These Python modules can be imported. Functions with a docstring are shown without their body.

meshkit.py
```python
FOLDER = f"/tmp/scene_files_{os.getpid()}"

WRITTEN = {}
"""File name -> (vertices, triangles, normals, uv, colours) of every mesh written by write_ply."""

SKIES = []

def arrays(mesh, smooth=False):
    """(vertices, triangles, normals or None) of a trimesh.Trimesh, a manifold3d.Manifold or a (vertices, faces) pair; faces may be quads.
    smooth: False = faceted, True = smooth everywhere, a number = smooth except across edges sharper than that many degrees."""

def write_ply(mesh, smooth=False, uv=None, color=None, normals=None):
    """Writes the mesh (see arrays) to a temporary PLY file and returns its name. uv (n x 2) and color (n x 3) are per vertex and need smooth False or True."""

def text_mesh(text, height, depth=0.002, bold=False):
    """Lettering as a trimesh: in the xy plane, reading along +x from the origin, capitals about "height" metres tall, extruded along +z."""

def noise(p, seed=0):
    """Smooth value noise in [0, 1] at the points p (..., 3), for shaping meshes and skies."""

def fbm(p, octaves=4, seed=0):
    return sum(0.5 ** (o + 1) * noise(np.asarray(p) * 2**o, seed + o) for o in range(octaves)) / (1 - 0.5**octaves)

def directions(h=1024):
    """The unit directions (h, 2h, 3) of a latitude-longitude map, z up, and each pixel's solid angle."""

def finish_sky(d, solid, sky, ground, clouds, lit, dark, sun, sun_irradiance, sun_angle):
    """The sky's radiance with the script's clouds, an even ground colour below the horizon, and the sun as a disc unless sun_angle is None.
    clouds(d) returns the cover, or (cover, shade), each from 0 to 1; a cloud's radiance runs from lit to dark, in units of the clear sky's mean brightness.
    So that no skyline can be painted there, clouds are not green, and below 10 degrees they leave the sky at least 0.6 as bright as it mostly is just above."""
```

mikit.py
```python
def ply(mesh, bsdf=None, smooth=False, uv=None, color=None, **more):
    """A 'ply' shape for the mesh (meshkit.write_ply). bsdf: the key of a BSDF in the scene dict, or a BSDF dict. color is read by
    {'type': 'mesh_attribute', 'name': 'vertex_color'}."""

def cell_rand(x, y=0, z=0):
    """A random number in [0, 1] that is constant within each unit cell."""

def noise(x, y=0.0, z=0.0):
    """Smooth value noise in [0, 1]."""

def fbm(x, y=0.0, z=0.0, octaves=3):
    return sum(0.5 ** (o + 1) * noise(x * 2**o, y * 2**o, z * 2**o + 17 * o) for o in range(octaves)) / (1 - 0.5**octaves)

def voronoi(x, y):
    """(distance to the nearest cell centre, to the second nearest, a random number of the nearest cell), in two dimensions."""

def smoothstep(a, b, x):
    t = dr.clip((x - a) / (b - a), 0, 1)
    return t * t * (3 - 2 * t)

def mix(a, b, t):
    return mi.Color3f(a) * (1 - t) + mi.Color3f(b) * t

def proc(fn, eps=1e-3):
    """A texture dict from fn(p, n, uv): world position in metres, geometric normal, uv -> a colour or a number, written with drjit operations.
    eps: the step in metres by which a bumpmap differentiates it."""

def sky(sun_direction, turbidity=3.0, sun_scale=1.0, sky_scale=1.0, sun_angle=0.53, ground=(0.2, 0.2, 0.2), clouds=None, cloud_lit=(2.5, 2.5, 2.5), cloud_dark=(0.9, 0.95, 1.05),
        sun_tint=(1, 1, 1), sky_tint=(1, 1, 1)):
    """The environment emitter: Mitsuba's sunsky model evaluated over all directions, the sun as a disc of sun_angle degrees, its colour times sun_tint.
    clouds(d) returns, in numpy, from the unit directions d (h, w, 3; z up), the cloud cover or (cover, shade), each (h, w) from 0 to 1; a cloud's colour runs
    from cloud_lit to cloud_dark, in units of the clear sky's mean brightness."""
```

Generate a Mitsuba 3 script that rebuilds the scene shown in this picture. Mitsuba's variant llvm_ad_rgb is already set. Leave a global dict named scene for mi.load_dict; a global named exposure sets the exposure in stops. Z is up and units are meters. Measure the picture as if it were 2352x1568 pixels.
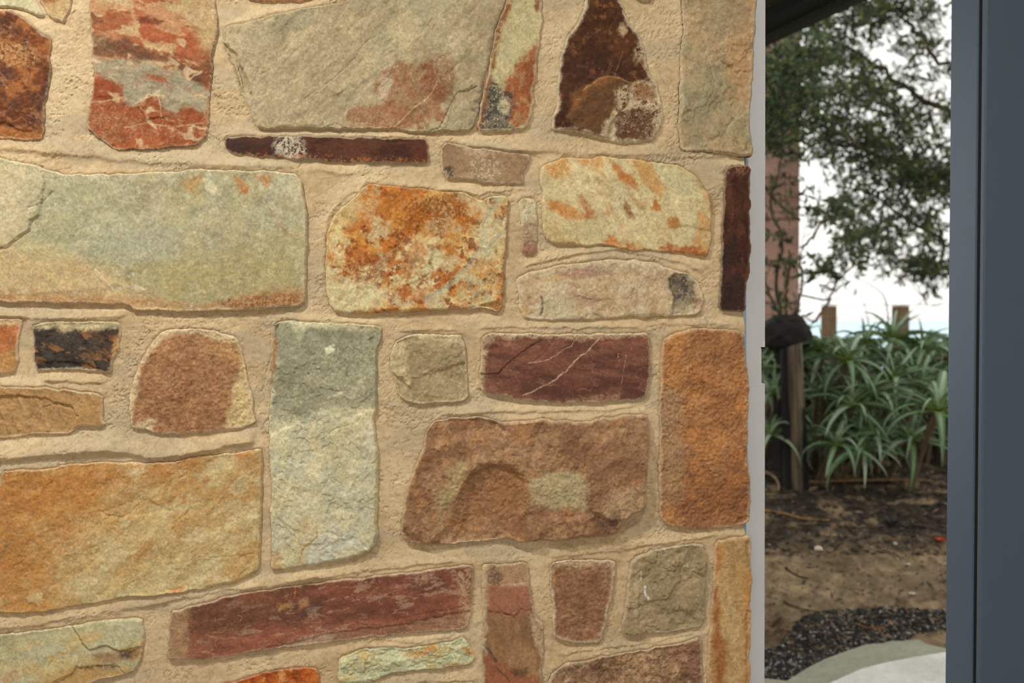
import math, random
import numpy as np, trimesh, shapely, drjit as dr, mitsuba as mi, mikit, meshkit
from shapely.geometry import Polygon, LineString, Point
from scipy.spatial import Delaunay, cKDTree
from scipy.ndimage import distance_transform_edt, map_coordinates, gaussian_filter
T = mi.ScalarTransform4f
scene, labels = {'type': 'scene'}, {}

# ---------------------------------------------------------------- camera, sky, lamps, exposure
F, CX, CY = 2287.0, 1176.0, 784.0                 # focal length and centre for a 2352 x 1568 frame
EYE = np.array([0, 0, 1.13])
PITCH = math.atan(47 / F)                         # the sea horizon lies 47 px above the centre
FWD = np.array([0, math.cos(PITCH), -math.sin(PITCH)])
UP = np.array([0, math.sin(PITCH), math.cos(PITCH)])
D = 0.0008 * F                                    # distance of the stone wall: 0.8 mm per pixel
scene['camera'] = {'type': 'thinlens', 'fov': math.degrees(2 * math.atan(CX / F)), 'fov_axis': 'x', 'near_clip': 0.05, 'far_clip': 20000.0,
                   'aperture_radius': 0.0048, 'focus_distance': D - 0.01,
                   'to_world': T().look_at(origin=EYE.tolist(), target=(EYE + FWD).tolist(), up=[0, 0, 1])}

def clouds(d):
    n = meshkit.fbm(d * [3, 3, 7], 4, 5)
    return np.ones(d.shape[:2]), np.clip((n - 0.5) * 0.5 + 0.08, 0, 1)
scene['sky'] = mikit.sky([-0.25, 0.75, 0.6], turbidity=5, sun_scale=0.0, sky_scale=6.3, ground=(0.16, 0.15, 0.13), clouds=clouds,
                         cloud_lit=(2.2, 2.16, 2.05), cloud_dark=(1.3, 1.32, 1.36))
LAMPS = [(-1.05, D - 1.05, 2.55, 1.0), (0.45, D - 1.35, 2.55, 0.46)]       # ceiling downlights: place and strength
LAMP_COLOUR = np.array([0.90, 0.87, 0.76]) * 1020
exposure = 0.0

# ---------------------------------------------------------------- helpers
def at(px, py, y):
    """The point at depth y (metres from the eye along +y) seen at pixel px, py."""
    px, py = np.asarray(px, float), np.asarray(py, float)
    r = FWD * F + (px - CX)[..., None] * np.array([1.0, 0, 0]) + (CY - py)[..., None] * UP
    return EYE + r * (np.asarray(y, float) / r[..., 1])[..., None]

def on_ground(px, py, z):
    r = FWD * F + (px - CX) * np.array([1.0, 0, 0]) + (CY - py) * UP
    return EYE + r * ((z - EYE[2]) / r[2])

def lin(c):
    c = np.asarray(c, float) / 255.0
    return np.where(c <= 0.04045, c / 12.92, ((c + 0.055) / 1.055) ** 2.4)

_tab = {}
def n2(x, y, seed=0):
    """Smooth value noise, fast (table)."""
    if seed not in _tab: _tab[seed] = np.random.RandomState(seed + 1000).rand(256, 256).astype(np.float32)
    t = _tab[seed]
    xi, yi = np.floor(x).astype(np.int64), np.floor(y).astype(np.int64)
    fx, fy = (x - xi).astype(np.float32), (y - yi).astype(np.float32)
    fx, fy = fx * fx * (3 - 2 * fx), fy * fy * (3 - 2 * fy)
    a, b, c, d = xi & 255, (xi + 1) & 255, yi & 255, (yi + 1) & 255
    return (t[a, c] * (1 - fx) + t[b, c] * fx) * (1 - fy) + (t[a, d] * (1 - fx) + t[b, d] * fx) * fy

def f2(x, y, seed=0, o=4, gain=0.5):
    s, w, amp = 0, 0, 1.0
    ca, sa = 0.8, 0.6
    for k in range(o):
        s = s + amp * n2(x + 17.3 * k, y - 9.1 * k, seed + k); w += amp; amp *= gain
        x, y = (ca * x - sa * y) * 2.03, (sa * x + ca * y) * 2.03
    return s / w

def spread(n, k=2.2): return np.clip((n - 0.5) * k + 0.5, 0, 1)
def sstep(a, b, x):
    t = np.clip((x - a) / (b - a + 1e-9), 0, 1); return t * t * (3 - 2 * t)

_count = {}
def new_key(name, parent=None):
    base = (parent + '__' if parent else '') + name
    i = _count.get(base, -1) + 1; _count[base] = i
    return base if i == 0 else f'{base}_{i:03d}'

def put(name, shape, parent=None, **lab):
    k = new_key(name, parent); scene[k] = shape
    if lab: labels[k] = lab
    return k
def root(name, **lab):
    k = new_key(name); labels[k] = lab; return k

def srgb(c): return {'type': 'rgb', 'value': [float(v) for v in lin(c)]}
def material(key, c, rough=0.8, spec=0.3, metallic=0.0, **kw):
    col = c if isinstance(c, dict) else srgb(c)
    scene[key] = {'type': 'twosided', 'bsdf': {'type': 'principled', 'base_color': col, 'roughness': rough, 'specular': spec, 'metallic': metallic, **kw}}
    return key
def vcol(key, rough=0.8, spec=0.3): return material(key, {'type': 'mesh_attribute', 'name': 'vertex_color'}, rough, spec)

def bevel_box(lo, hi, r=0.002):
    """A box with chamfered edges."""
    lo, hi = np.array(lo, float), np.array(hi, float)
    c = []
    for k in range(3):
        a, b = lo.copy() + r, hi.copy() - r; a[k] -= r; b[k] += r
        c += [(x, y, z) for x in (a[0], b[0]) for y in (a[1], b[1]) for z in (a[2], b[2])]
    return trimesh.convex.convex_hull(np.array(c))

def hull8(pts): return trimesh.convex.convex_hull(np.array(pts, float))

def tube(path, radii, n=6, noise_amp=0.0, seed=0):
    path = np.asarray(path, float); radii = np.broadcast_to(radii, len(path)).astype(float)
    tan = np.gradient(path, axis=0); tan /= np.linalg.norm(tan, axis=1, keepdims=True) + 1e-12
    ref = np.array([0.31, 0.92, 0.23]); a = np.cross(tan, ref); a /= np.linalg.norm(a, axis=1, keepdims=True); b = np.cross(tan, a)
    ph = np.arange(n) * 2 * np.pi / n
    rr = radii[:, None] * np.ones(n)
    if noise_amp: rr = rr * (1 + noise_amp * (np.random.RandomState(seed).rand(len(path), n) - 0.5))
    v = path[:, None] + rr[..., None] * (np.cos(ph)[None, :, None] * a[:, None] + np.sin(ph)[None, :, None] * b[:, None])
    m = len(path); v = v.reshape(-1, 3); f = []
    i = np.arange(m - 1)[:, None] * n + np.arange(n)[None]; j = np.arange(m - 1)[:, None] * n + (np.arange(n)[None] + 1) % n
    f = np.concatenate([np.stack([i, j, j + n], -1).reshape(-1, 3), np.stack([i, j + n, i + n], -1).reshape(-1, 3)])
    v = np.vstack([v, path[0], path[-1]]); s, e = len(v) - 2, len(v) - 1
    k = np.arange(n); caps = np.concatenate([np.stack([np.full(n, s), (k + 1) % n, k], -1), np.stack([np.full(n, e), (m - 1) * n + k, (m - 1) * n + (k + 1) % n], -1)])
    return v, np.concatenate([f, caps])
def joinvf(items):
    vs, fs, o = [], [], 0
    for v, f in items: vs.append(v); fs.append(np.asarray(f) + o); o += len(v)
    return np.vstack(vs), np.vstack(fs)
def smooth_path(p, n):
    p = np.asarray(p, float); t = np.concatenate([[0], np.cumsum(np.linalg.norm(np.diff(p, axis=0), axis=1))]); t /= t[-1]
    from scipy.interpolate import PchipInterpolator
    return PchipInterpolator(t, p, axis=0)(np.linspace(0, 1, n))

vcol('stone_surface', 0.82, 0.2)
vcol('mortar_surface', 0.9, 0.15)

# light that falls on the wall as an array of plain numbers: turns colours read off the photograph into surface colours
def light_at(px, py):
    return np.array(WALL_LIGHT)
WALL_LIGHT = (1.0, 0.88, 0.72)

# ---------------------------------------------------------------- the stone wall
G = 2.0        # mesh step on the wall, in units of 0.8 mm
def ring_of(pts, seed, rough=1.0):
    p = np.array(pts, float)
    q = np.empty((2 * len(p), 2)); nx = np.roll(p, -1, 0)                       # one round of corner cutting, mild
    q[0::2] = p * 0.85 + nx * 0.15; q[1::2] = p * 0.15 + nx * 0.85
    c = np.vstack([q, q[:1]]); L = np.concatenate([[0], np.cumsum(np.linalg.norm(np.diff(c, axis=0), axis=1))])
    n = max(12, int(L[-1] / G)); s = np.linspace(0, L[-1], n, endpoint=False)
    r = np.stack([np.interp(s, L, c[:, 0]), np.interp(s, L, c[:, 1])], 1)
    dx = (f2(r[:, 0] / 26, r[:, 1] / 26, seed, 2) - 0.5) * 7 + (n2(r[:, 0] / 6, r[:, 1] / 6, seed + 5) - 0.5) * 1.8
    dy = (f2(r[:, 0] / 26, r[:, 1] / 26, seed + 40, 2) - 0.5) * 7 + (n2(r[:, 0] / 6, r[:, 1] / 6, seed + 45) - 0.5) * 1.8
    return r + np.stack([dx, dy], 1) * rough

STONES = []
def S(label, pts, base, layers=(), patches=(), veins=(), steps=(), smear=(10, 0.6), H=11, r=7, und=2.0, terr=(0, 0, 0), grain=0.45, ang=0, ratio=1.0, tilt=(0, 0), edge=1.0, crease=1.0, vein=None):
    """base: photo colours from light to dark; layers: (colour, scale, threshold, softness, opacity[, angle, ratio]); patches: (shape, colour, opacity, softness, warp[, speckle]);
    veins: (points, width, colour, opacity, depth in mm); steps: (polygon, rise in mm, softness); H: how far it stands proud in mm; r: edge rounding;
    terr: (rise in mm, size, count) of flaky terraces."""
    STONES.append(dict(label=label, pts=pts, base=base, layers=layers, patches=patches, veins=veins, steps=steps, smear=smear, H=H, r=r, und=und, terr=terr, grain=grain, ang=ang, ratio=ratio, tilt=tilt, edge=edge, crease=crease, vein=vein))

CR, MO = (216, 190, 140), (206, 178, 132)        # cream of lime and mortar
S('pale olive stone fragment cut by the top left corner', [(-90,-70),(70,-70),(78,-25),(84,2),(107,38),(95,41),(62,27),(34,22),(0,17),(-90,10)],
  [(214,196,150),(196,178,130)], H=7, smear=(12,.5))
S('small brown tapering stone hanging from the top edge at far left', [(76,-70),(170,-70),(167,-10),(163,25),(148,52),(125,47),(110,36),(90,2)],
  [(176,124,76),(150,98,58)], patches=[([(82,25),(170,-5),(165,60),(100,60)],(206,170,116),.8,8,12)], H=7, smear=(9,.7))
S('dark rust brown stone cut by the left edge, top row', [(-90,22),(0,26),(34,29),(61,44),(88,71),(119,90),(122,112),(117,136),(124,160),(116,218),(106,238),(107,300),(102,322),(60,325),(0,320),(-90,316)],
  [(140,80,44),(112,62,34),(92,50,30)], layers=[((170,104,58),34,.62,.1,.7),((86,56,44),60,.62,.15,.7)],
  patches=[('e',30,120,70,26,10) and (('e',30,125,70,26,10),(196,146,92),.8,4,16,.5),([(-20,282),(40,292),(104,300),(104,330),(-20,330)],(176,110,58),.85,6,10)],
  steps=[([(-60,285),(20,285),(50,300),(106,298),(106,335),(-60,335)],-2.5,4)], H=8, smear=(6,.4), grain=.8, vein=((176,120,76),24,.90,.45))
S('tall banded stone of red, grey and cream, second from left in the top row', [(205,-70),(207,-20),(210,30),(214,90),(219,178),(214,218),(206,265),(202,300),(230,320),(268,346),(340,347),(402,342),(456,335),(475,318),(480,293),(485,211),(490,136),(502,72),(503,37),(495,10),(492,-70)],
  [(190,138,92),(170,102,66),(156,84,52)], ang=14, ratio=2.6, layers=[((120,72,46),40,.60,.10,.75),((206,176,124),30,.66,.06,.7),((176,92,52),50,.55,.12,.5)],
  patches=[([(440,-20),(505,10),(505,140),(470,120),(450,60),(400,20),(420,-30)],(196,164,112),.85,14,16),
           ([(300,10),(318,60),(330,100),(370,98),(408,100),(404,130),(370,125),(335,115),(312,70)],(204,168,114),.9,4,14),
           ([(215,85),(290,90),(400,140),(480,180),(480,200),(400,160),(330,140),(216,125)],(96,66,46),.85,8,10),
           ([(216,130),(330,145),(410,165),(470,200),(486,215),(478,270),(440,245),(410,272),(375,255),(345,235),(310,245),(285,230),(280,200),(217,165)],(164,150,116),.92,5,14),
           ([(216,186),(250,188),(285,205),(290,228),(255,236),(214,232)],(146,70,40),.95,4,8),
           ([(340,170),(390,185),(388,196),(345,186)],(160,84,50),.9,3,6),
           ([(206,236),(256,238),(310,246),(350,218),(372,232),(378,272),(405,274),(425,248),(478,264),(478,345),(203,345)],(150,76,42),.92,4,10),
           (('e',340,330,40,15,-6),(174,96,54),.8,4,8),([(322,37),(360,44),(380,52),(366,62),(326,56)],(120,62,40),.95,2,4),
           ('e',1,1,1,1,0) and ([(206,240),(478,250),(478,340),(206,340)],(206,164,116),.35,3,10,.72)],
  veins=[([(310,245),(345,220),(365,218),(374,250),(376,276)],2.2,(216,186,140),.7,0),([(205,238),(260,232),(290,226)],2,(206,170,120),.8,.4),([(290,295),(340,285),(400,292),(470,284)],2,(208,170,122),.6,0)],
  steps=[([(350,218),(374,240),(378,272),(345,276),(320,250)],1.6,2),([(200,306),(235,318),(270,340),(260,360),(190,330)],-4,5)], terr=(.5,60,5), H=9, smear=(6,.45), grain=.35, vein=((212,176,128),46,.90,.75))
S('largest pale grey green slab of the top row with a brown stain', [(513,100),(514,75),(525,62),(565,56),(620,39),(684,24),(800,5),(850,-30),(860,-70),(1182,-70),(1164,0),(1137,68),(1124,136),(1107,218),(1086,304),(1010,301),(985,306),(900,300),(800,298),(700,297),(595,298),(582,275),(577,255),(553,210),(540,160),(525,130)],
  [(186,164,123),(176,152,112),(164,140,102)], ang=-52, ratio=1.7, layers=[((164,150,112),110,.62,.16,.6),((200,172,124),60,.64,.12,.5)], crease=1.5,
  patches=[(('e',560,110,50,70,20),(190,164,124),.7,18,14),(('e',950,220,86,72,0),(156,104,68),.93,5,26,.12),(('e',880,272,84,34,0),(160,106,70),.92,5,22,.2),(('e',1012,180,36,58,0),(134,80,50),.75,8,14,.3),
           (('e',885,205,14,34,20),(224,206,164),.5,6,10),(('e',1094,250,10,50,12),(90,78,66),.7,4,8,.5)],
  veins=[([(985,306),(1010,295),(1035,245),(1052,212),(1075,215),(1095,200)],2,(120,100,72),.4,2.2),([(700,232),(760,190),(815,140),(840,100),(865,85)],1.6,None,0,1.3),([(640,165),(680,120),(700,105)],1.5,None,0,1.0),([(745,298),(775,285),(790,298)],2,None,0,1.6),
         ([(900,300),(960,245),(985,225),(1005,190)],2.4,(214,182,132),.7,0),([(540,100),(570,135),(585,160)],2,None,0,1.2)],
  steps=[([(513,104),(545,125),(570,190),(580,225),(560,215),(535,160)],-6,5),([(500,60),(560,80),(552,130),(505,110)],-2,6),([(1020,306),(1050,215),(1090,200),(1110,310)],-1.4,2)], terr=(.7,130,6), und=4, H=10, smear=(5,.35), r=5, grain=.5)
S('narrow olive stone with rust and blue black stains beside the largest slab', [(1170,-70),(1243,-70),(1244,-10),(1246,30),(1240,100),(1236,130),(1226,220),(1221,270),(1207,299),(1150,303),(1091,304),(1109,218),(1126,136),(1139,68),(1164,5)],
  [(204,182,130),(186,164,114)], ang=75, ratio=1.6, patches=[([(1232,95),(1238,130),(1226,220),(1215,290),(1180,300),(1150,240),(1165,180),(1195,150)],(158,82,42),.94,7,12),
   ([(1210,150),(1235,140),(1222,240),(1190,215)],(132,62,32),.7,5,10),([(1105,200),(1135,185),(1150,215),(1175,220),(1186,250),(1170,285),(1190,297),(1095,305)],(66,60,58),.95,4,12,.22),(('e',1160,245,15,18,0),(214,194,144),.85,5,8,.3),
   ([(1225,2),(1244,4),(1240,30),(1232,26)],(134,76,46),.9,3,5)],
  veins=[([(1172,-60),(1163,20),(1142,65),(1130,130),(1112,215),(1100,270),(1090,304)],17,(138,82,40),1,0)],
  steps=[([(1125,-70),(1172,-70),(1150,60),(1120,190),(1095,305),(1060,305)],-2.2,3)], H=9, smear=(8,.6), r=5)
S('dark chocolate brown triangular stone of the top row', [(1350,-70),(1410,-70),(1427,12),(1437,42),(1449,64),(1471,83),(1480,105),(1485,150),(1493,177),(1510,195),(1517,235),(1524,266),(1517,302),(1499,328),(1427,330),(1366,318),(1316,304),(1268,302),(1270,271),(1280,249),(1280,172),(1286,133),(1302,89),(1327,55),(1342,17)],
  [(96,58,34),(80,46,27),(68,39,24)], layers=[((130,82,50),14,.72,.08,.7),((60,36,26),60,.6,.14,.6)],
  patches=[([(1300,270),(1345,205),(1380,178),(1420,180),(1448,194),(1440,235),(1400,285),(1390,318),(1330,300)],(112,76,46),.9,5,8),([(1310,215),(1390,178),(1420,180),(1360,215),(1310,260)],(146,92,50),.7,6,8),
           ([(1415,210),(1500,180),(1520,240),(1515,325),(1412,325)],(206,176,132),.9,6,14,.35),([(1415,262),(1465,245),(1498,262),(1500,328),(1412,326)],(96,58,36),.92,5,10,.2),(('e',1480,215,28,18,20),(142,90,50),.8,6,8),
           (('e',1428,70,9,14,0),(200,166,120),.9,3,6),(('e',1470,125,10,24,10),(196,166,124),.8,4,8,.4),([(1385,290),(1412,250),(1418,326),(1380,318)],(206,178,132),.9,4,6)],
  veins=[([(1340,210),(1375,182),(1410,178),(1448,192)],2.2,(172,124,74),.9,.5),([(1412,178),(1428,120)],1.2,(150,110,76),.7,0)],
  steps=[([(1290,290),(1345,205),(1385,180),(1420,180),(1448,194),(1436,240),(1402,285),(1395,320),(1300,305)],2.6,3),([(1412,326),(1415,262),(1465,245),(1515,240),(1525,330)],2.0,3)], und=3, H=7, smear=(11,.85), grain=.5)
S('pale tan corner stone at the top right end of the wall', [(1556,-70),(1562,20),(1568,60),(1560,120),(1557,200),(1556,300),(1560,345),(1600,350),(1640,352),(1690,360),(1724,363),(1730,350),(1727,330),(1722,290),(1721,260),(1725,230),(1728,190),(1729,130),(1733,60),(1735,0),(1736,-70)],
  [(190,158,114),(176,144,102),(162,130,90)], layers=[((158,140,102),70,.56,.14,.75),((198,150,98),50,.66,.12,.6)],
  patches=[(('e',1700,130,30,110,0),(192,140,88),.6,16,14),(('e',1670,40,50,60,0),(154,132,98),.6,18,14),(('e',1600,250,38,110,0),(156,142,106),.6,18,16)],
  veins=[([(1620,120),(1640,190),(1680,320)],2,(196,166,120),.5,.8),([(1655,320),(1670,290),(1700,255)],2,None,0,1.4)],
  steps=[([(1640,110),(1740,70),(1740,160),(1690,170),(1650,140)],1.8,3),([(1590,340),(1660,322),(1680,280),(1735,250),(1735,370),(1590,370)],1.8,3),([(1550,220),(1575,230),(1580,255),(1555,270)],1.6,3)], terr=(.8,80,6), und=4.5, H=9, smear=(14,.5), grain=.45, r=9)
S('long thin dark red brown slate strip under the largest slab', [(518,317),(560,314),(640,313),(760,315),(860,316),(975,318),(986,330),(985,368),(977,377),(900,377),(760,373),(690,368),(600,363),(535,355),(519,340)],
  [(92,52,36),(77,43,31),(64,38,29)], ang=2, ratio=4, layers=[((104,62,42),30,.66,.1,.6),((66,45,40),44,.6,.12,.7)],
  patches=[(('e',668,340,34,30,0),(214,194,160),.92,8,10,.42),([(935,315),(990,318),(990,380),(950,378)],(100,54,34),.7,10,8),([(530,350),(985,366),(985,380),(530,366)],(176,106,56),.8,3,6,.6)],
  H=8, r=4, smear=(5,.6), grain=.3, und=1)
S('small flat taupe brick shaped stone right of the dark slate strip', [(1013,328),(1092,340),(1170,351),(1219,358),(1211,378),(1201,408),(1204,424),(1170,427),(1092,417),(1017,409)],
  [(164,128,90),(150,114,80)], ang=6, ratio=3, patches=[(('e',1115,385,40,36,10),(206,180,140),.8,6,10,.55),(('e',1030,395,18,18,0),(66,60,52),.9,6,8,.5),([(1060,335),(1120,345),(1115,365),(1075,355)],(200,170,126),.7,5,8,.35)],
  H=9, r=4, smear=(6,.7), und=1.5, grain=.3, tilt=(.4,1.6))
S('widest grey green block at the left edge below the top row', [(-90,362),(0,362),(30,370),(95,382),(125,397),(150,401),(270,402),(400,395),(480,390),(560,393),(630,393),(672,399),(692,412),(699,440),(707,500),(708,560),(704,590),(708,620),(705,650),(703,690),(690,703),(640,707),(560,713),(460,716),(390,716),(355,713),(312,712),(303,700),(200,696),(145,697),(100,694),(0,694),(-90,692)],
  [(186,170,130),(172,156,117),(160,143,105)], layers=[((180,168,120),90,.5,.18,.6),((196,174,122),50,.64,.12,.5),((200,188,150),18,.78,.08,.5)],
  patches=[([(-90,360),(120,395),(135,430),(100,460),(72,520),(30,560),(20,575),(-90,575)],(210,184,138),.85,12,18),([(-90,570),(60,570),(220,600),(330,660),(420,700),(300,720),(-90,700)],(204,166,112),.85,30,26),([(250,600),(700,560),(705,700),(420,705)],(178,154,98),.7,44,30),
           (('e',180,450,110,90,0),(176,166,128),.5,40,20),(('e',300,560,110,44,0),(172,166,136),.55,26,24),
           ([(-90,676),(150,676),(300,684),(480,690),(700,660),(708,700),(640,712),(340,716),(-90,700)],(186,122,72),.75,12,14,.3),([(500,690),(600,680),(690,672),(690,700),(560,712)],(138,74,40),.85,6,12,.42),
           ([(415,415),(465,405),(475,425),(455,445),(420,435)],(186,140,82),.85,10,10),([(540,412),(558,410),(576,430),(570,447),(556,445)],(186,112,54),.92,3,8),([(590,408),(630,398),(632,425),(615,432)],(188,124,66),.85,5,10),
           ([(470,408),(490,420),(502,443),(488,448),(476,435)],(228,206,160),.95,3,5),([(120,398),(300,400),(340,420),(240,425),(150,420)],(214,192,148),.6,8,12,.4),(('e',370,460,20,30,20),(206,182,140),.5,8,8),
           ([(600,395),(690,405),(700,450),(660,440)],(210,192,148),.6,10,12,.3)],
  veins=[([(622,480),(640,510),(655,525),(668,540),(690,546)],3,(168,104,60),.6,0),([(622,450),(610,500),(600,548)],1.3,(214,200,164),.9,0),([(225,620),(250,650),(270,668),(300,660),(340,665)],5,(222,200,160),.6,-.6),
         ([(75,480),(100,470),(125,442)],2.2,None,0,1.8),([(0,572),(28,566),(50,545),(76,530),(80,505),(98,498)],2.4,None,0,1.5),([(183,458),(210,480)],1.5,None,0,1.1),([(240,595),(248,560),(258,510)],2,None,0,1.2),([(330,590),(352,575),(365,600)],1.6,(216,200,164),.6,0)],
  steps=[([(-90,340),(100,380),(110,420),(98,498),(78,505),(74,532),(48,548),(26,568),(-90,572)],2.6,2.5),([(248,510),(260,512),(245,600),(228,625),(300,660),(-90,690),(-90,580),(200,560)],1.0,6),([(100,450),(135,440),(130,480),(60,490)],-1,3)], terr=(.3,150,4), und=2.4, H=12, r=5, smear=(9,.5), grain=.35, vein=((208,192,154),34,.94,.4))
S('cream stone blotched bright orange rust at the middle of the wall', [(845,424),(879,427),(940,433),(1008,440),(1070,444),(1107,461),(1128,452),(1167,451),(1164,513),(1158,622),(1155,700),(1145,719),(1111,707),(1060,709),(940,714),(838,721),(770,718),(757,697),(750,656),(750,568),(754,534),(771,493),(804,464),(825,442)],
  [(224,197,140),(214,182,120),(204,162,94)], layers=[((206,134,58),64,.52,.16,.9,-35,1.5),((186,102,40),26,.58,.12,.8),((128,62,28),15,.69,.07,.85),((196,116,52),9,.70,.08,.6),((214,196,144),40,.68,.1,.6)],
  patches=[([(840,430),(1000,440),(1080,450),(1100,500),(1040,560),(900,520),(800,500)],(196,118,46),.6,30,30),([(940,440),(1060,450),(1075,500),(1010,540),(950,500),(930,480)],(126,64,28),.75,14,26,.45),([(880,600),(930,520),(945,505),(935,545),(905,600)],(120,58,26),.7,6,12,.3),
           ([(755,655),(830,640),(870,655),(910,700),(850,720),(765,715)],(222,204,148),.85,12,20),([(775,480),(830,440),(820,510),(760,560)],(218,188,122),.7,16,20),([(1050,640),(1090,600),(1130,470),(1160,470),(1150,700),(1060,700)],(212,190,136),.5,18,26,.4),
           ([(940,545),(990,555),(1010,600),(960,630),(930,590)],(222,202,144),.3,16,24),(('e',840,610,50,40,0),(156,86,44),.7,14,20,.45),([(900,660),(985,660),(975,695),(930,690)],(190,104,48),.7,10,16,.3),([(1000,655),(1060,610),(1065,620),(1010,665)],(178,92,36),.9,4,6)],
  veins=[([(980,690),(1040,650),(1075,615),(1105,570),(1120,500),(1145,455)],8,(172,170,140),.6,.5),([(1110,600),(1125,560),(1150,540)],4,(164,164,138),.7,-.7),([(1090,680),(1105,665)],5,(160,158,130),.7,-.8),([(985,440),(983,500)],1.5,None,0,.9),([(980,575),(985,625)],1.5,None,0,.8)],
  steps=[([(1040,720),(1110,700),(1150,690),(1150,725)],-5,4),([(900,610),(920,580),(912,560),(940,540),(1000,550),(985,630),(930,660)],1.1,3),([(910,620),(935,610),(945,640),(930,665),(912,655)],-1,2)], terr=(.45,50,5), und=2.6, H=11, r=7, smear=(5,.3), grain=.4)
S('small upright cream and pink sliver between the two orange stained stones', [(1188,462),(1196,456),(1226,455),(1233,480),(1235,520),(1232,586),(1200,588),(1198,540),(1193,500)],
  [(206,182,136),(188,158,116)], patches=[([(1195,515),(1236,510),(1236,590),(1195,590)],(168,126,94),.85,6,8),([(1196,560),(1236,558),(1234,590),(1198,590)],(160,108,84),.9,2,3)], layers=[((214,200,156),24,.6,.1,.7)],
  veins=[([(1196,541),(1236,539)],1.5,None,0,.9),([(1196,559),(1236,557)],1.5,None,0,.9)], terr=(.7,20,4), H=8, r=4, smear=(4,.5))
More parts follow.
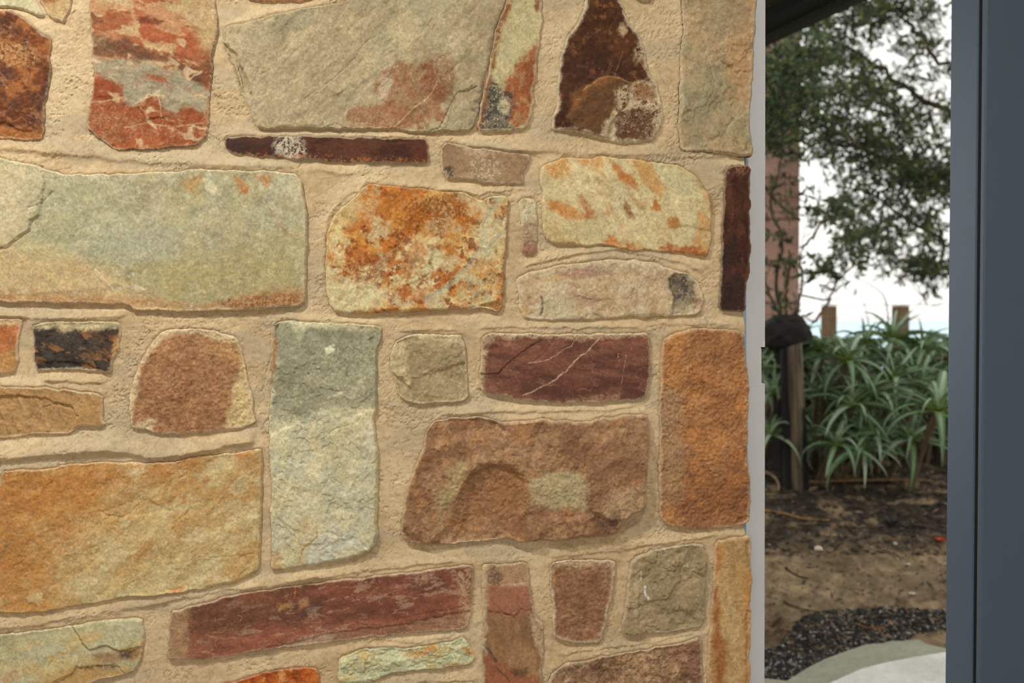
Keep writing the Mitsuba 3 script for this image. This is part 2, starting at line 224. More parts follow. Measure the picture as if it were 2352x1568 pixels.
S('cream stone streaked with orange, upper right near the end of the wall', [(1242,383),(1268,371),(1295,363),(1343,364),(1390,361),(1459,367),(1503,374),(1554,381),(1595,401),(1615,432),(1629,449),(1633,486),(1631,554),(1625,589),(1595,586),(1527,577),(1459,576),(1390,565),(1343,565),(1271,560),(1249,544),(1246,503),(1244,452),(1239,411)],
  [(224,198,144),(214,185,130),(203,170,112)], ang=62, ratio=2.4, layers=[((204,140,70),40,.62,.1,.7),((206,184,134),50,.62,.12,.5)],
  patches=[([(1395,360),(1420,385),(1455,405),(1465,440),(1440,430),(1405,395)],(188,112,50),.92,4,8),([(1245,375),(1300,365),(1310,400),(1260,410)],(210,140,64),.8,8,14,.25),([(1258,455),(1300,470),(1340,490),(1370,500),(1355,510),(1300,500),(1260,480)],(202,126,58),.9,6,12),([(1335,440),(1360,480),(1372,495),(1352,500),(1330,460)],(176,94,40),.8,6,10),
           ([(1430,455),(1445,480),(1455,505),(1445,505),(1430,485)],(156,92,48),.9,3,6),([(1440,440),(1480,470),(1480,490),(1455,470)],(168,116,64),.7,6,10),([(1500,455),(1510,470),(1520,490),(1494,483)],(190,112,46),.9,3,6),([(1530,500),(1550,505),(1562,525),(1545,530),(1530,520)],(182,116,54),.88,3,8),
           ([(1510,570),(1530,560),(1570,562),(1600,565),(1625,590),(1520,580)],(176,92,40),.92,3,8),([(1400,540),(1420,555),(1440,575),(1395,570),(1385,562)],(196,114,48),.92,4,8),([(1435,553),(1480,572),(1440,578)],(188,106,44),.9,4,6),([(1500,375),(1560,385),(1620,440),(1580,455),(1530,440)],(206,188,136),.8,10,10),([(1290,500),(1400,505),(1390,545),(1300,550)],(196,174,122),.6,14,16)],
  steps=[([(1490,370),(1560,380),(1620,440),(1585,455),(1555,450),(1530,440)],-1.5,3),([(1560,455),(1632,450),(1630,530),(1560,520),(1545,480)],1.4,3),([(1340,380),(1400,400),(1440,500),(1480,560),(1420,555),(1370,480)],1.3,8)], terr=(.6,60,6), und=3.6, H=10, r=9, smear=(4,.3), grain=.35)
S('long pinkish grey stone with a dark grey patch under the orange streaked stone', [(1186,636),(1220,625),(1268,612),(1340,601),(1411,595),(1506,602),(1527,615),(1571,622),(1602,650),(1617,680),(1612,719),(1561,725),(1493,726),(1404,731),(1322,735),(1203,735),(1195,718),(1190,677)],
  [(214,183,138),(204,170,126),(192,157,112)], layers=[((214,188,146),30,.6,.1,.7),((188,150,108),20,.7,.1,.6)],
  patches=[([(1270,628),(1350,612),(1400,618),(1420,630),(1340,638),(1290,640)],(176,118,100),.7,6,8,.25),([(1340,605),(1420,602),(1410,625),(1350,622)],(176,150,120),.6,8,8),([(1533,640),(1550,628),(1592,635),(1596,690),(1585,700),(1548,700),(1540,670)],(78,72,60),.95,4,8,.12),([(1545,692),(1590,690),(1585,722),(1540,724)],(172,152,114),.8,6,8),([(1598,680),(1616,690),(1612,722),(1590,722)],(150,106,76),.9,4,6),
           ([(1255,680),(1290,675),(1330,690),(1330,735),(1200,735)],(200,180,136),.7,14,18),([(1205,690),(1225,715),(1210,735),(1195,720)],(192,138,62),.8,8,10,.3),([(1310,670),(1375,680),(1370,705),(1330,705)],(186,146,112),.9,5,8),([(1430,700),(1460,685),(1465,700),(1440,720)],(180,146,106),.85,4,6),(('e',1275,640,20,8,-10),(192,150,90),.7,5,6)],
  veins=[([(1243,685),(1245,705),(1241,724)],4,(104,84,58),.9,1.8),([(1362,720),(1380,726)],3.5,(120,96,66),.8,1.2)],
  steps=[([(1533,640),(1550,628),(1596,632),(1600,725),(1540,725),(1548,690)],-2.2,2.5),([(1320,680),(1380,690),(1330,725)],-1,2)], terr=(.4,40,4), und=2.4, H=7, r=6, smear=(14,.7), grain=.55)
S('narrow upright dark brown stone at the right end of the wall', [(1664,392),(1680,384),(1715,380),(1721,390),(1722,500),(1723,560),(1722,600),(1716,640),(1711,690),(1708,718),(1650,714),(1652,640),(1656,560),(1660,470)],
  [(90,52,34),(72,41,29),(60,35,27)], ang=85, ratio=2.2, layers=[((104,60,42),22,.66,.1,.6),((56,38,34),50,.58,.14,.7)], patches=[([(1664,380),(1725,378),(1725,400),(1664,402)],(166,118,84),.6,5,8,.5)], H=9, r=6, smear=(5,.4), und=2, grain=.5)
S('orange brown stone cut by the left edge in the middle course', [(-90,732),(0,732),(50,732),(55,736),(48,780),(44,840),(38,857),(0,860),(-90,860)],
  [(186,110,60),(164,88,48)], layers=[((200,132,80),20,.64,.1,.6)], patches=[([(-90,830),(45,800),(45,862),(-90,862)],(196,144,84),.85,7,10),([(-90,730),(55,730),(50,750),(-90,745)],(212,182,132),.8,5,8),(('e',34,800,9,26,-20),(120,100,76),.6,5,8,.5)], H=8, smear=(8,.7))
S('almost black small stone in the left middle course', [(82,745),(120,738),(200,737),(275,738),(281,745),(277,800),(263,825),(259,845),(252,856),(200,850),(150,846),(90,850),(83,838),(80,760)],
  [(74,61,50),(57,47,39),(45,39,34)], ang=18, ratio=1.8, layers=[((140,92,54),16,.74,.07,.85),((84,74,62),30,.66,.1,.5)], patches=[([(80,735),(285,735),(280,752),(190,758),(84,755)],(210,184,134),.92,5,10),([(262,780),(282,760),(278,810),(264,830)],(194,140,80),.85,3,6),([(195,760),(270,770),(262,800),(230,790)],(124,84,56),.6,8,14,.4)],
  steps=[([(190,765),(250,790),(270,850),(230,850)],2,3),([(80,830),(200,835),(260,860),(80,860)],-2,4)], H=8, und=4, r=9, smear=(6,.85), grain=.7)
S('tan stone with chisel grooves cut by the left edge', [(-90,886),(0,890),(40,885),(100,888),(180,897),(238,905),(241,960),(246,975),(215,978),(182,980),(160,997),(90,994),(40,1005),(0,1008),(-90,1010)],
  [(186,142,90),(170,126,78)], ang=14, ratio=3, patches=[([(185,920),(246,925),(246,985),(185,985)],(182,134,80),.6,10,10)],
  veins=[([(48,916),(70,975)],9,(196,156,104),.5,-3.2),([(95,930),(112,985)],8,(196,156,104),.5,-3.2),([(5,940),(25,990)],8,None,0,-3),([(140,935),(152,965)],8,None,0,-2.6),([(30,940),(45,985)],7,None,0,-2.4),([(100,935),(135,925),(170,937),(182,955)],2.4,None,0,1.5)],
  steps=[([(-90,915),(60,908),(110,915),(172,934),(182,956),(165,1000),(-90,1010)],-2.6,3)], H=8, und=2.5, terr=(.5,26,4), smear=(7,.6), grain=.4)
S('rough brown dome shaped stone with a cream lower corner', [(370,761),(400,753),(450,754),(490,760),(535,770),(550,780),(560,810),(567,850),(578,890),(586,940),(590,968),(576,978),(540,985),(480,992),(410,996),(360,997),(340,986),(308,984),(299,960),(302,900),(310,860),(330,820),(350,785)],
  [(184,132,88),(166,114,74),(148,102,66)], layers=[((184,134,90),16,.62,.1,.5),((118,80,52),10,.74,.08,.35)], patches=[([(560,800),(595,860),(595,985),(520,990),(530,930)],(216,184,126),.9,10,16),([(480,762),(560,775),(568,850),(520,830),(490,790)],(196,150,92),.7,14,14,.3),([(370,750),(560,765),(550,790),(450,765),(380,775),(330,840),(305,980),(295,900)],(224,196,146),.8,5,6),([(305,975),(360,960),(350,1000),(300,990)],(214,188,138),.8,6,10)],
  H=9, r=12, und=2.5, grain=1.0, smear=(9,.6))
S('big block at lower left, orange on its left and cream on its right', [(10,1082),(60,1076),(130,1073),(140,1068),(250,1058),(330,1062),(395,1060),(450,1048),(500,1042),(575,1034),(603,1030),(606,1045),(603,1100),(602,1180),(603,1230),(597,1270),(598,1296),(585,1313),(548,1334),(480,1347),(400,1360),(330,1368),(280,1368),(200,1385),(130,1398),(60,1404),(0,1405),(-90,1408),(-90,1190),(-20,1180),(0,1140)],
  [(208,180,124),(200,166,108),(194,150,92)], ang=-32, ratio=1.8, layers=[((186,132,72),70,.66,.14,.6),((212,188,136),30,.66,.1,.5)],
  patches=[([(-90,1080),(240,1060),(300,1120),(230,1200),(160,1300),(120,1410),(-90,1410)],(190,128,64),.85,60,40),([(10,1080),(240,1060),(260,1110),(120,1160),(-10,1250),(-90,1250)],(184,116,56),.7,30,30),([(230,1070),(450,1050),(480,1065),(420,1095),(260,1110)],(188,126,66),.85,16,18),([(-90,1210),(60,1230),(100,1300),(40,1340),(-90,1330)],(172,112,52),.6,30,30),
           ([(540,1036),(590,1036),(575,1050),(540,1050)],(196,130,70),.85,5,8),([(380,1356),(425,1340),(420,1360)],(204,134,78),.9,4,6),(('e',88,1368,16,16,0),(220,184,126),.9,4,8),(('e',477,1100,9,9,0),(176,118,70),.8,3,4),(('e',20,1300,14,12,0),(196,128,70),.8,4,6),([(290,1075),(350,1062),(320,1100)],(222,194,144),.7,8,10)],
  veins=[([(235,1168),(250,1180),(290,1185),(330,1150)],2,None,0,1.1),([(460,1276),(520,1276),(585,1268)],2,(190,130,80),.5,.9),([(150,1268),(205,1266)],2.4,(222,194,140),.7,-.4),([(18,1250),(12,1262)],5,(120,100,76),.7,-1)],
  steps=[([(0,1095),(110,1080),(100,1130),(30,1120)],-1,4),([(230,1170),(330,1140),(400,1170),(330,1180),(260,1190)],-1.2,4)], terr=(.5,110,5), und=4, H=11, r=6, smear=(5,.4), grain=.55, crease=1.4)
S('tall upright stone, grey green above and cream below', [(632,746),(645,738),(680,735),(720,740),(800,742),(878,748),(878,770),(867,800),(866,860),(864,930),(862,960),(869,1020),(870,1100),(869,1200),(866,1248),(840,1268),(770,1287),(700,1299),(629,1308),(625,1295),(624,1200),(625,1100),(622,1000),(622,900),(628,820)],
  [(216,200,156),(206,188,142),(196,178,130)], layers=[((212,188,140),60,.64,.12,.6),((194,184,148),40,.66,.1,.6)],
  patches=[([(600,730),(885,740),(880,920),(800,935),(760,935),(715,960),(690,970),(620,945)],(152,142,108),.95,18,20),([(640,745),(860,760),(800,830),(640,860)],(142,134,104),.5,30,24),([(700,860),(880,820),(870,930),(740,930)],(166,154,118),.7,24,24),([(625,780),(640,770),(636,840),(624,880)],(176,112,58),.85,5,6),([(670,740),(715,740),(700,770),(688,785),(675,760)],(188,178,138),.9,4,8),
           ([(745,800),(760,790),(768,790),(772,810),(755,812)],(226,212,170),.95,2,4),([(755,910),(785,895),(790,905),(760,912)],(206,192,150),.9,3,6),([(795,910),(825,890),(820,905),(805,918)],(204,192,146),.9,3,6),(('e',800,850,70,60,0),(206,196,152),.7,10,24,.72),([(640,740),(720,740),(860,748),(850,758),(700,752)],(222,200,152),.7,4,6),
           ([(690,1190),(730,1180),(735,1205),(700,1270),(690,1280)],(206,164,104),.6,10,16,.3),([(624,1250),(640,1260),(660,1300),(626,1310)],(202,146,80),.7,8,12,.3),([(700,1230),(820,1210),(850,1250),(720,1290)],(210,204,176),.6,20,20),(('e',855,1000,10,30,0),(230,212,176),.7,6,8)],
  veins=[([(730,1195),(735,1225),(700,1255),(690,1290)],3,(196,142,80),.7,.8),([(740,1010),(770,985),(815,970),(830,960)],2,None,0,1.4),([(765,1005),(752,1050),(760,1090),(748,1120)],2,None,0,1.3)],
  steps=[([(715,955),(770,935),(790,965),(880,930),(880,1320),(620,1320),(620,1000)],1.8,3),([(690,1060),(760,1100),(800,1140),(830,1180),(815,1230),(700,1250),(640,1180)],1.4,4),([(620,735),(645,735),(630,900),(615,900)],-3,4)], terr=(.8,70,6), und=3, H=10, r=5, smear=(4,.3), grain=.5, crease=1.8)
S('small squarish olive stone with a cream left edge at the centre', [(930,772),(965,767),(1060,768),(1068,790),(1072,830),(1075,880),(1076,905),(1070,915),(1060,922),(1000,925),(957,928),(935,920),(915,905),(908,880),(897,850),(895,820),(905,790)],
  [(180,154,112),(168,143,100),(158,132,94)], patches=[([(890,770),(935,768),(935,850),(945,890),(920,910),(890,860)],(206,178,128),.85,8,8),([(930,765),(1065,765),(1065,790),(1000,782),(935,778)],(212,188,138),.85,5,8,.2)],
  steps=[([(950,870),(1000,850),(1080,830),(1080,930),(950,930)],-2.2,5),([(890,850),(925,870),(948,900),(940,930),(900,930)],-4,4),([(880,760),(932,765),(934,850),(890,850)],-1.5,3)], terr=(.7,50,5), und=3.5, H=9, r=6, smear=(7,.6), grain=.5)
S('smooth plum red rectangular stone with pale diagonal veins', [(1106,775),(1130,764),(1250,767),(1400,766),(1480,764),(1490,770),(1492,830),(1490,880),(1486,913),(1470,918),(1420,922),(1350,926),(1250,924),(1200,918),(1170,910),(1106,899),(1103,850),(1105,805)],
  [(136,86,64),(121,74,56),(107,64,48)], ang=3, ratio=3.5, layers=[((94,58,46),30,.66,.1,.7),((150,92,70),50,.64,.12,.5)],
  patches=[([(1100,760),(1145,762),(1120,800),(1115,860),(1112,905),(1098,900)],(200,166,122),.8,6,10,.3),([(1130,760),(1490,762),(1490,774),(1330,776),(1150,775)],(208,178,132),.8,4,6,.25),([(1300,915),(1400,905),(1425,895),(1420,925),(1300,930)],(176,128,92),.7,6,8,.3)],
  veins=[([(1376,775),(1350,805),(1330,818),(1300,850),(1260,880),(1225,898),(1200,908)],1.9,(204,166,130),.95,-.3),([(1330,772),(1310,795),(1280,812),(1250,830),(1210,834)],1.3,(204,164,130),.8,-.2),([(1105,860),(1145,858),(1160,840),(1190,815),(1228,788)],2,(70,44,38),.5,1.8),([(1275,775),(1250,815),(1225,830)],1.6,None,0,1.2),([(1437,815),(1430,860),(1425,885)],1.2,(190,146,116),.7,0),([(1418,810),(1419,830)],1.2,(206,170,140),.8,0)],
  steps=[([(1096,855),(1145,858),(1160,840),(1228,788),(1260,765),(1096,760)],1.0,2)], H=10, r=5, smear=(6,.75), und=1.4, grain=.28, vein=((176,124,98),26,.93,.4))
S('big rugged brown stone with two grey green hollows at lower centre', [(980,985),(1000,965),(1050,957),(1100,955),(1128,960),(1165,968),(1200,965),(1240,960),(1290,965),(1350,966),(1400,956),(1430,951),(1485,950),(1490,975),(1490,1040),(1485,1100),(1484,1165),(1470,1174),(1450,1180),(1430,1200),(1415,1225),(1370,1230),(1290,1238),(1200,1243),(1160,1234),(1100,1241),(1035,1248),(1000,1250),(960,1248),(932,1236),(921,1220),(925,1190),(930,1150),(945,1090),(960,1050),(970,1030)],
  [(184,140,98),(168,124,84),(150,108,72)], layers=[((128,84,56),60,.62,.12,.6),((178,122,74),50,.64,.12,.6),((132,92,66),10,.7,.1,.4)],
  patches=[([(1215,1100),(1250,1085),(1320,1075),(1350,1100),(1340,1165),(1270,1170),(1220,1150)],(188,166,118),.9,8,14),([(1030,1100),(1060,1060),(1075,1070),(1045,1140),(1010,1180),(1000,1160)],(186,164,112),.75,14,16),([(1080,1080),(1120,1065),(1200,1080),(1190,1200),(1060,1200)],(154,102,62),.6,24,20),([(1345,1050),(1485,960),(1485,1100),(1400,1130),(1340,1180)],(150,106,74),.5,20,20),([(1400,1130),(1480,1100),(1480,1175),(1430,1195),(1390,1180)],(196,160,116),.7,14,18,.3),([(1360,1190),(1420,1170),(1415,1210),(1380,1215)],(96,68,58),.7,8,10),([(960,1030),(1000,1040),(1000,1100),(950,1120)],(124,80,56),.6,14,14)],
  steps=[([(1065,1110),(1105,1068),(1150,1060),(1205,1085),(1225,985),(1250,955),(1170,950),(1130,1000),(1075,995),(1000,1012),(955,1045),(920,1210),(990,1255),(1045,1190)],4.5,11),([(1130,960),(1160,985),(1150,1010),(1120,1000),(1060,1005),(1000,1020),(975,1000),(1000,955)],-3,5),
   ([(1078,1090),(1120,1065),(1170,1072),(1212,1105),(1200,1170),(1170,1210),(1150,1250),(1035,1250),(1075,1180)],-3,8),([(1212,1180),(1270,1188),(1340,1185),(1348,1050),(1400,990),(1430,960),(1500,945),(1500,1180),(1420,1235),(1200,1250)],3.2,5),
   ([(1346,1070),(1352,1040),(1385,1005),(1412,985),(1500,990),(1500,1180),(1400,1190),(1350,1165)],3.2,3.5),([(1130,1192),(1165,1165),(1205,1180),(1240,1215),(1238,1250),(1150,1250)],2.6,3),([(1225,985),(1240,970),(1330,965),(1345,1060),(1300,1085),(1230,1090),(1205,1060)],1.6,9),
   ([(1345,1195),(1380,1175),(1400,1200),(1420,1195),(1400,1235),(1330,1240)],-2,4)],
  terr=(.5,90,4), und=5, H=12, r=9, smear=(9,.5), grain=.85)
S('tall orange brown sandstone block at the right end below the dark stone', [(1518,780),(1545,763),(1586,755),(1630,753),(1698,756),(1710,778),(1713,816),(1717,870),(1717,938),(1715,1040),(1719,1092),(1722,1143),(1720,1190),(1702,1204),(1647,1212),(1586,1214),(1531,1205),(1514,1183),(1513,1143),(1512,1006),(1514,870)],
  [(194,136,84),(178,118,70),(158,102,62)], layers=[((136,88,58),90,.60,.16,.55),((196,128,68),50,.62,.12,.5),((136,92,60),9,.7,.1,.45)], patches=[([(1512,900),(1560,890),(1565,1010),(1570,1120),(1520,1160),(1510,1000)],(176,138,98),.75,16,18,.25),(('e',1660,1140,50,36,0),(142,92,56),.6,16,16),(('e',1640,800,60,40,0),(146,98,62),.55,18,16)],
  steps=[([(1690,1190),(1725,1180),(1725,1215),(1690,1215)],-2,4)], und=4, H=11, r=13, smear=(9,.5), grain=1.15)
S('narrow upright tan stone streaked with rust at the bottom right end', [(1642,1240),(1680,1233),(1720,1228),(1725,1242),(1722,1280),(1726,1330),(1721,1400),(1724,1450),(1720,1500),(1722,1560),(1722,1640),(1621,1640),(1624,1500),(1632,1400),(1637,1320)],
  [(200,162,108),(188,146,94),(176,132,82)], ang=84, ratio=2.2, layers=[((206,160,98),40,.6,.12,.5)], patches=[([(1645,1240),(1660,1250),(1650,1310),(1640,1330)],(190,118,60),.9,6,8),([(1634,1330),(1650,1340),(1650,1440),(1665,1480),(1660,1640),(1640,1640),(1636,1500)],(158,88,40),.92,8,12),([(1622,1540),(1640,1480),(1640,1640),(1620,1640)],(196,150,100),.6,8,10),([(1708,1300),(1730,1290),(1726,1440),(1722,1640),(1700,1640)],(192,130,66),.7,8,10)],
  steps=[([(1712,1240),(1730,1240),(1730,1300),(1716,1300)],-3,3),([(1712,1400),(1730,1400),(1730,1640),(1712,1640)],-2,4)], und=2.5, H=10, r=7, smear=(5,.5), grain=.6)
S('long brick red stone slanting up to the right near the bottom', [(395,1402),(430,1392),(500,1372),(600,1352),(720,1335),(850,1322),(960,1309),(1050,1298),(1085,1295),(1085,1330),(1082,1400),(1075,1437),(1050,1444),(950,1451),(850,1461),(700,1479),(600,1492),(480,1511),(420,1512),(388,1511),(388,1480),(392,1440)],
  [(154,95,69),(138,81,58),(121,70,51)], ang=-10, ratio=3, layers=[((108,68,50),50,.62,.12,.7),((168,98,72),60,.62,.12,.5),((190,150,116),14,.8,.06,.5)],
  patches=[([(380,1395),(440,1385),(435,1440),(440,1480),(430,1515),(380,1515)],(172,136,94),.9,6,12,.15),([(440,1395),(600,1355),(680,1360),(640,1420),(520,1460),(440,1450)],(112,76,50),.6,30,24),([(690,1380),(720,1370),(740,1400),(690,1420)],(86,64,52),.6,12,14),([(640,1385),(670,1375),(672,1390),(645,1398)],(178,128,82),.85,3,5),([(690,1372),(710,1366),(712,1385),(688,1398)],(176,122,80),.85,3,4),([(640,1480),(720,1455),(780,1448),(765,1470),(650,1492)],(180,146,112),.9,4,6),([(780,1448),(900,1430),(1080,1400),(1080,1445),(900,1458),(770,1470)],(160,116,84),.8,6,10,.2),([(1040,1310),(1086,1298),(1082,1445),(1050,1440),(1060,1380)],(190,152,110),.85,5,12,.42),([(950,1320),(1000,1305),(985,1330),(955,1335)],(196,150,116),.8,6,8,.4),(('e',920,1343,22,5,-5),(176,124,92),.8,3,4)],
  veins=[([(470,1420),(560,1408),(640,1390)],1.4,None,0,.7),([(680,1340),(680,1352),(679,1370)],2,(206,104,52),.85,0),([(636,1450),(637,1470)],2,(196,104,56),.8,0),([(905,1420),(980,1405),(1060,1390)],1.5,(86,54,44),.6,.6),([(480,1508),(640,1480),(900,1455),(1075,1438)],2,(196,158,120),.6,0),([(470,1440),(620,1418)],1,(70,50,40),.5,.5),([(505,1395),(495,1450)],1.2,(70,50,40),.5,.5)],
  steps=[([(640,1478),(780,1446),(930,1428),(1080,1398),(1090,1450),(640,1500)],-1.3,2.5)], H=10, r=5, smear=(5,.7), und=1.6, grain=.35, vein=((190,138,104),22,.93,.5))
S('pale green grey flaking stone cut by the bottom left corner', [(-90,1468),(0,1456),(40,1450),(100,1445),(165,1432),(250,1420),(330,1415),(336,1440),(333,1485),(326,1512),(310,1540),(250,1555),(170,1580),(100,1640),(-90,1640)],
  [(204,188,138),(190,174,126),(180,164,116)], ang=-8, ratio=2, layers=[((206,164,98),40,.66,.12,.6),((198,186,146),50,.6,.12,.5)], patches=[([(200,1498),(300,1485),(335,1490),(320,1515),(240,1520)],(160,112,70),.85,8,12),([(270,1495),(310,1492),(305,1508),(275,1506)],(72,56,46),.85,5,10,.3),([(60,1580),(170,1530),(290,1530),(320,1545),(250,1600),(60,1640)],(186,138,78),.85,12,14),([(180,1528),(270,1522),(270,1534),(190,1536)],(96,68,48),.8,5,8,.35),([(0,1550),(40,1520),(60,1545),(20,1580)],(182,138,84),.7,10,12)],
  veins=[([(168,1432),(185,1460),(205,1488),(250,1480),(282,1492),(330,1480)],2.6,(140,112,74),.4,1.8),([(115,1530),(125,1510)],1.8,None,0,1.2),([(120,1568),(170,1545),(180,1528)],2,None,0,1.5),([(270,1525),(290,1545),(320,1540)],2,None,0,1.4)],
  steps=[([(165,1425),(186,1460),(206,1488),(250,1480),(282,1492),(345,1478),(345,1410)],2,2.5),([(100,1580),(170,1545),(180,1528),(275,1524),(292,1545),(330,1540),(330,1640),(100,1640)],-1.6,3)], und=2, H=8, r=6, smear=(6,.5), grain=.35)
S('vivid orange rust stone at the bottom edge left of centre', [(420,1640),(470,1590),(545,1557),(623,1538),(681,1530),(725,1527),(736,1550),(741,1590),(738,1640)],
  [(206,120,54),(190,94,38),(166,76,32)], layers=[((216,150,86),24,.66,.08,.7),((140,64,32),20,.7,.08,.7)], und=3, H=9, smear=(4,.4), grain=.7)
S('knobbly pale sage stone with orange flecks at the bottom edge', [(781,1512),(791,1504),(838,1484),(872,1482),(927,1487),(1009,1475),(1064,1458),(1074,1470),(1090,1504),(1084,1521),(1043,1530),(1009,1533),(936,1538),(881,1548),(860,1560),(804,1568),(780,1564),(775,1541)],
  [(212,200,152),(200,190,142),(188,178,132)], ang=-10, ratio=2, layers=[((208,168,96),26,.68,.08,.6),((178,172,130),20,.66,.1,.6)], patches=[([(930,1495),(980,1480),(1010,1478),(1000,1492),(940,1508)],(200,130,58),.85,5,12,.3),([(1062,1478),(1082,1488),(1090,1505),(1070,1498)],(210,130,52),.92,4,8),([(800,1510),(860,1495),(870,1510),(810,1530)],(204,160,84),.6,8,14,.45),([(1010,1524),(1050,1520),(1040,1532)],(206,140,64),.8,4,6)],
  und=6, terr=(.9,26,6), H=9, r=9, smear=(0,0), grain=.9)
S('upright stone at the bottom, salmon red above and tan below', [(1108,1300),(1113,1292),(1210,1290),(1216,1310),(1222,1370),(1235,1420),(1249,1426),(1248,1480),(1245,1568),(1242,1640),(1108,1640),(1108,1550),(1106,1500),(1109,1430),(1107,1350)],
  [(172,126,84),(156,112,74),(142,102,66)], ang=86, ratio=3, layers=[((126,88,60),50,.64,.12,.6)], patches=[([(1108,1290),(1215,1288),(1222,1345),(1110,1345)],(190,148,106),.8,8,10,.2),(('e',1138,1325,18,26,0),(88,66,52),.8,6,10,.35),([(1118,1345),(1160,1338),(1216,1345),(1220,1400),(1195,1410),(1150,1412),(1118,1400)],(170,106,78),.85,6,8),([(1108,1500),(1160,1520),(1240,1560),(1240,1640),(1108,1640)],(160,92,60),.85,10,14),([(1170,1530),(1210,1530),(1210,1552),(1180,1550)],(92,66,50),.8,5,8),([(1108,1300),(1120,1300),(1118,1500),(1108,1500)],(204,172,128),.8,4,8,.25),([(1212,1400),(1250,1420),(1246,1520),(1228,1480)],(204,174,130),.75,5,10,.3)],
  veins=[([(1152,1400),(1165,1410),(1185,1410),(1196,1395)],2,(96,64,50),.5,1.5),([(1105,1476),(1125,1490),(1140,1515)],4,(84,62,48),.8,1),([(1140,1530),(1170,1560)],3.5,(90,62,48),.7,.8),([(1180,1340),(1216,1335)],1.6,(220,190,150),.7,0)],
  steps=[([(1120,1340),(1216,1340),(1220,1398),(1196,1398),(1182,1412),(1152,1404),(1120,1398)],1.2,2)], H=7, r=6, smear=(8,.6), und=1.8, grain=.4)
S('squarish brown grainy stone with cream edges right of the upright salmon stone', [(1265,1290),(1300,1284),(1414,1282),(1412,1320),(1405,1370),(1391,1430),(1378,1475),(1330,1476),(1290,1468),(1270,1460),(1269,1400),(1264,1330)],
  [(166,118,82),(150,104,71),(134,92,63)], layers=[((112,74,50),9,.7,.1,.5)], patches=[([(1262,1300),(1275,1310),(1278,1350),(1266,1340)],(200,138,80),.85,4,6),([(1262,1282),(1416,1280),(1412,1298),(1330,1302),(1270,1300)],(204,166,120),.7,6,8,.25),([(1380,1295),(1412,1300),(1405,1345),(1375,1340)],(182,138,100),.6,8,10,.3)],
  steps=[([(1262,1280),(1360,1282),(1380,1305),(1330,1315),(1285,1350),(1262,1370)],-2,5)], H=9, r=7, und=4, smear=(11,.75), grain=.9)
S('olive chipped stone with splashes of white near the bottom right', [(1448,1279),(1500,1262),(1560,1250),(1612,1244),(1620,1265),(1625,1285),(1618,1330),(1617,1436),(1560,1446),(1500,1455),(1428,1462),(1433,1400),(1441,1330)],
  [(174,147,106),(160,135,96),(148,123,88)], patches=[(('e',1460,1340,10,60,6),(196,164,118),.7,8,10)], veins=[([(1478,1345),(1482,1365),(1486,1370)],4,(232,222,200),.95,-.3),([(1522,1258),(1525,1262)],5,(230,222,200),.9,0),([(1470,1305),(1471,1330)],2,(226,214,190),.7,0)],
  steps=[([(1510,1270),(1530,1290),(1560,1275),(1560,1330),(1530,1370),(1430,1395),(1430,1270)],1.6,3),([(1600,1250),(1630,1250),(1625,1320),(1590,1310)],2,3),([(1560,1350),(1620,1320),(1620,1400),(1550,1400)],1.6,4)], terr=(1.0,48,6), und=4, H=9, r=6, smear=(8,.6), grain=.5)
S('brown stone pitted with pale chips at the bottom right edge', [(1250,1640),(1256,1565),(1270,1540),(1300,1520),(1350,1511),(1420,1498),(1500,1485),(1570,1470),(1610,1456),(1614,1520),(1611,1568),(1610,1640)],
  [(168,126,90),(150,110,76),(134,98,68)], layers=[((198,156,112),14,.68,.07,.75),((112,84,60),30,.66,.1,.6)], patches=[([(1540,1485),(1614,1460),(1612,1560),(1580,1560)],(152,104,80),.7,12,14),([(1420,1500),(1530,1485),(1540,1530),(1500,1570),(1420,1560)],(190,148,104),.6,14,16,.4)], steps=[([(1400,1500),(1540,1480),(1540,1580),(1400,1580)],-1.5,6)], terr=(.9,20,6), und=3, H=9, r=8, smear=(8,.6), grain=.8)
S('small grey stone sliver peeping over the bottom edge at centre', [(992,1640),(990,1580),(1005,1569),(1040,1563),(1085,1562),(1096,1580),(1096,1640)], [(186,158,122),(170,140,104)], H=7, smear=(6,.5))
S('thin red brown stone edge along the top left of centre', [(560,-70),(745,-70),(735,-8),(712,4),(680,9),(610,8),(570,2)], [(168,110,70),(150,92,58)], H=7, smear=(5,.5))
S('small grey stone nub at the top edge right of the dark triangle', [(1450,-70),(1502,-70),(1500,-8),(1494,3),(1478,8),(1462,3),(1450,-10)], [(170,134,96),(150,116,82)], H=7, smear=(8,.6))


def rot(x, y, ang, ratio):
    a = math.radians(ang); u, v = x * math.cos(a) + y * math.sin(a), -x * math.sin(a) + y * math.cos(a)
    return u / ratio, v

def shape_sd(shape, x, y):
    """Signed distance, positive inside: an ellipse ('e', cx, cy, rx, ry, angle) or a polygon."""
    if shape[0] == 'e':
        _, cx, cy, rx, ry, ang = shape
        u, v = rot(x - cx, y - cy, ang, 1.0)
        return (1 - np.sqrt((u / rx) ** 2 + (v / ry) ** 2)) * min(rx, ry)
    p = Polygon(shape); p = p if p.is_valid else p.buffer(0)
    pts = shapely.points(x, y)
    d = shapely.distance(p.boundary, pts)
    return np.where(shapely.contains_xy(p, x, y), d, -d)

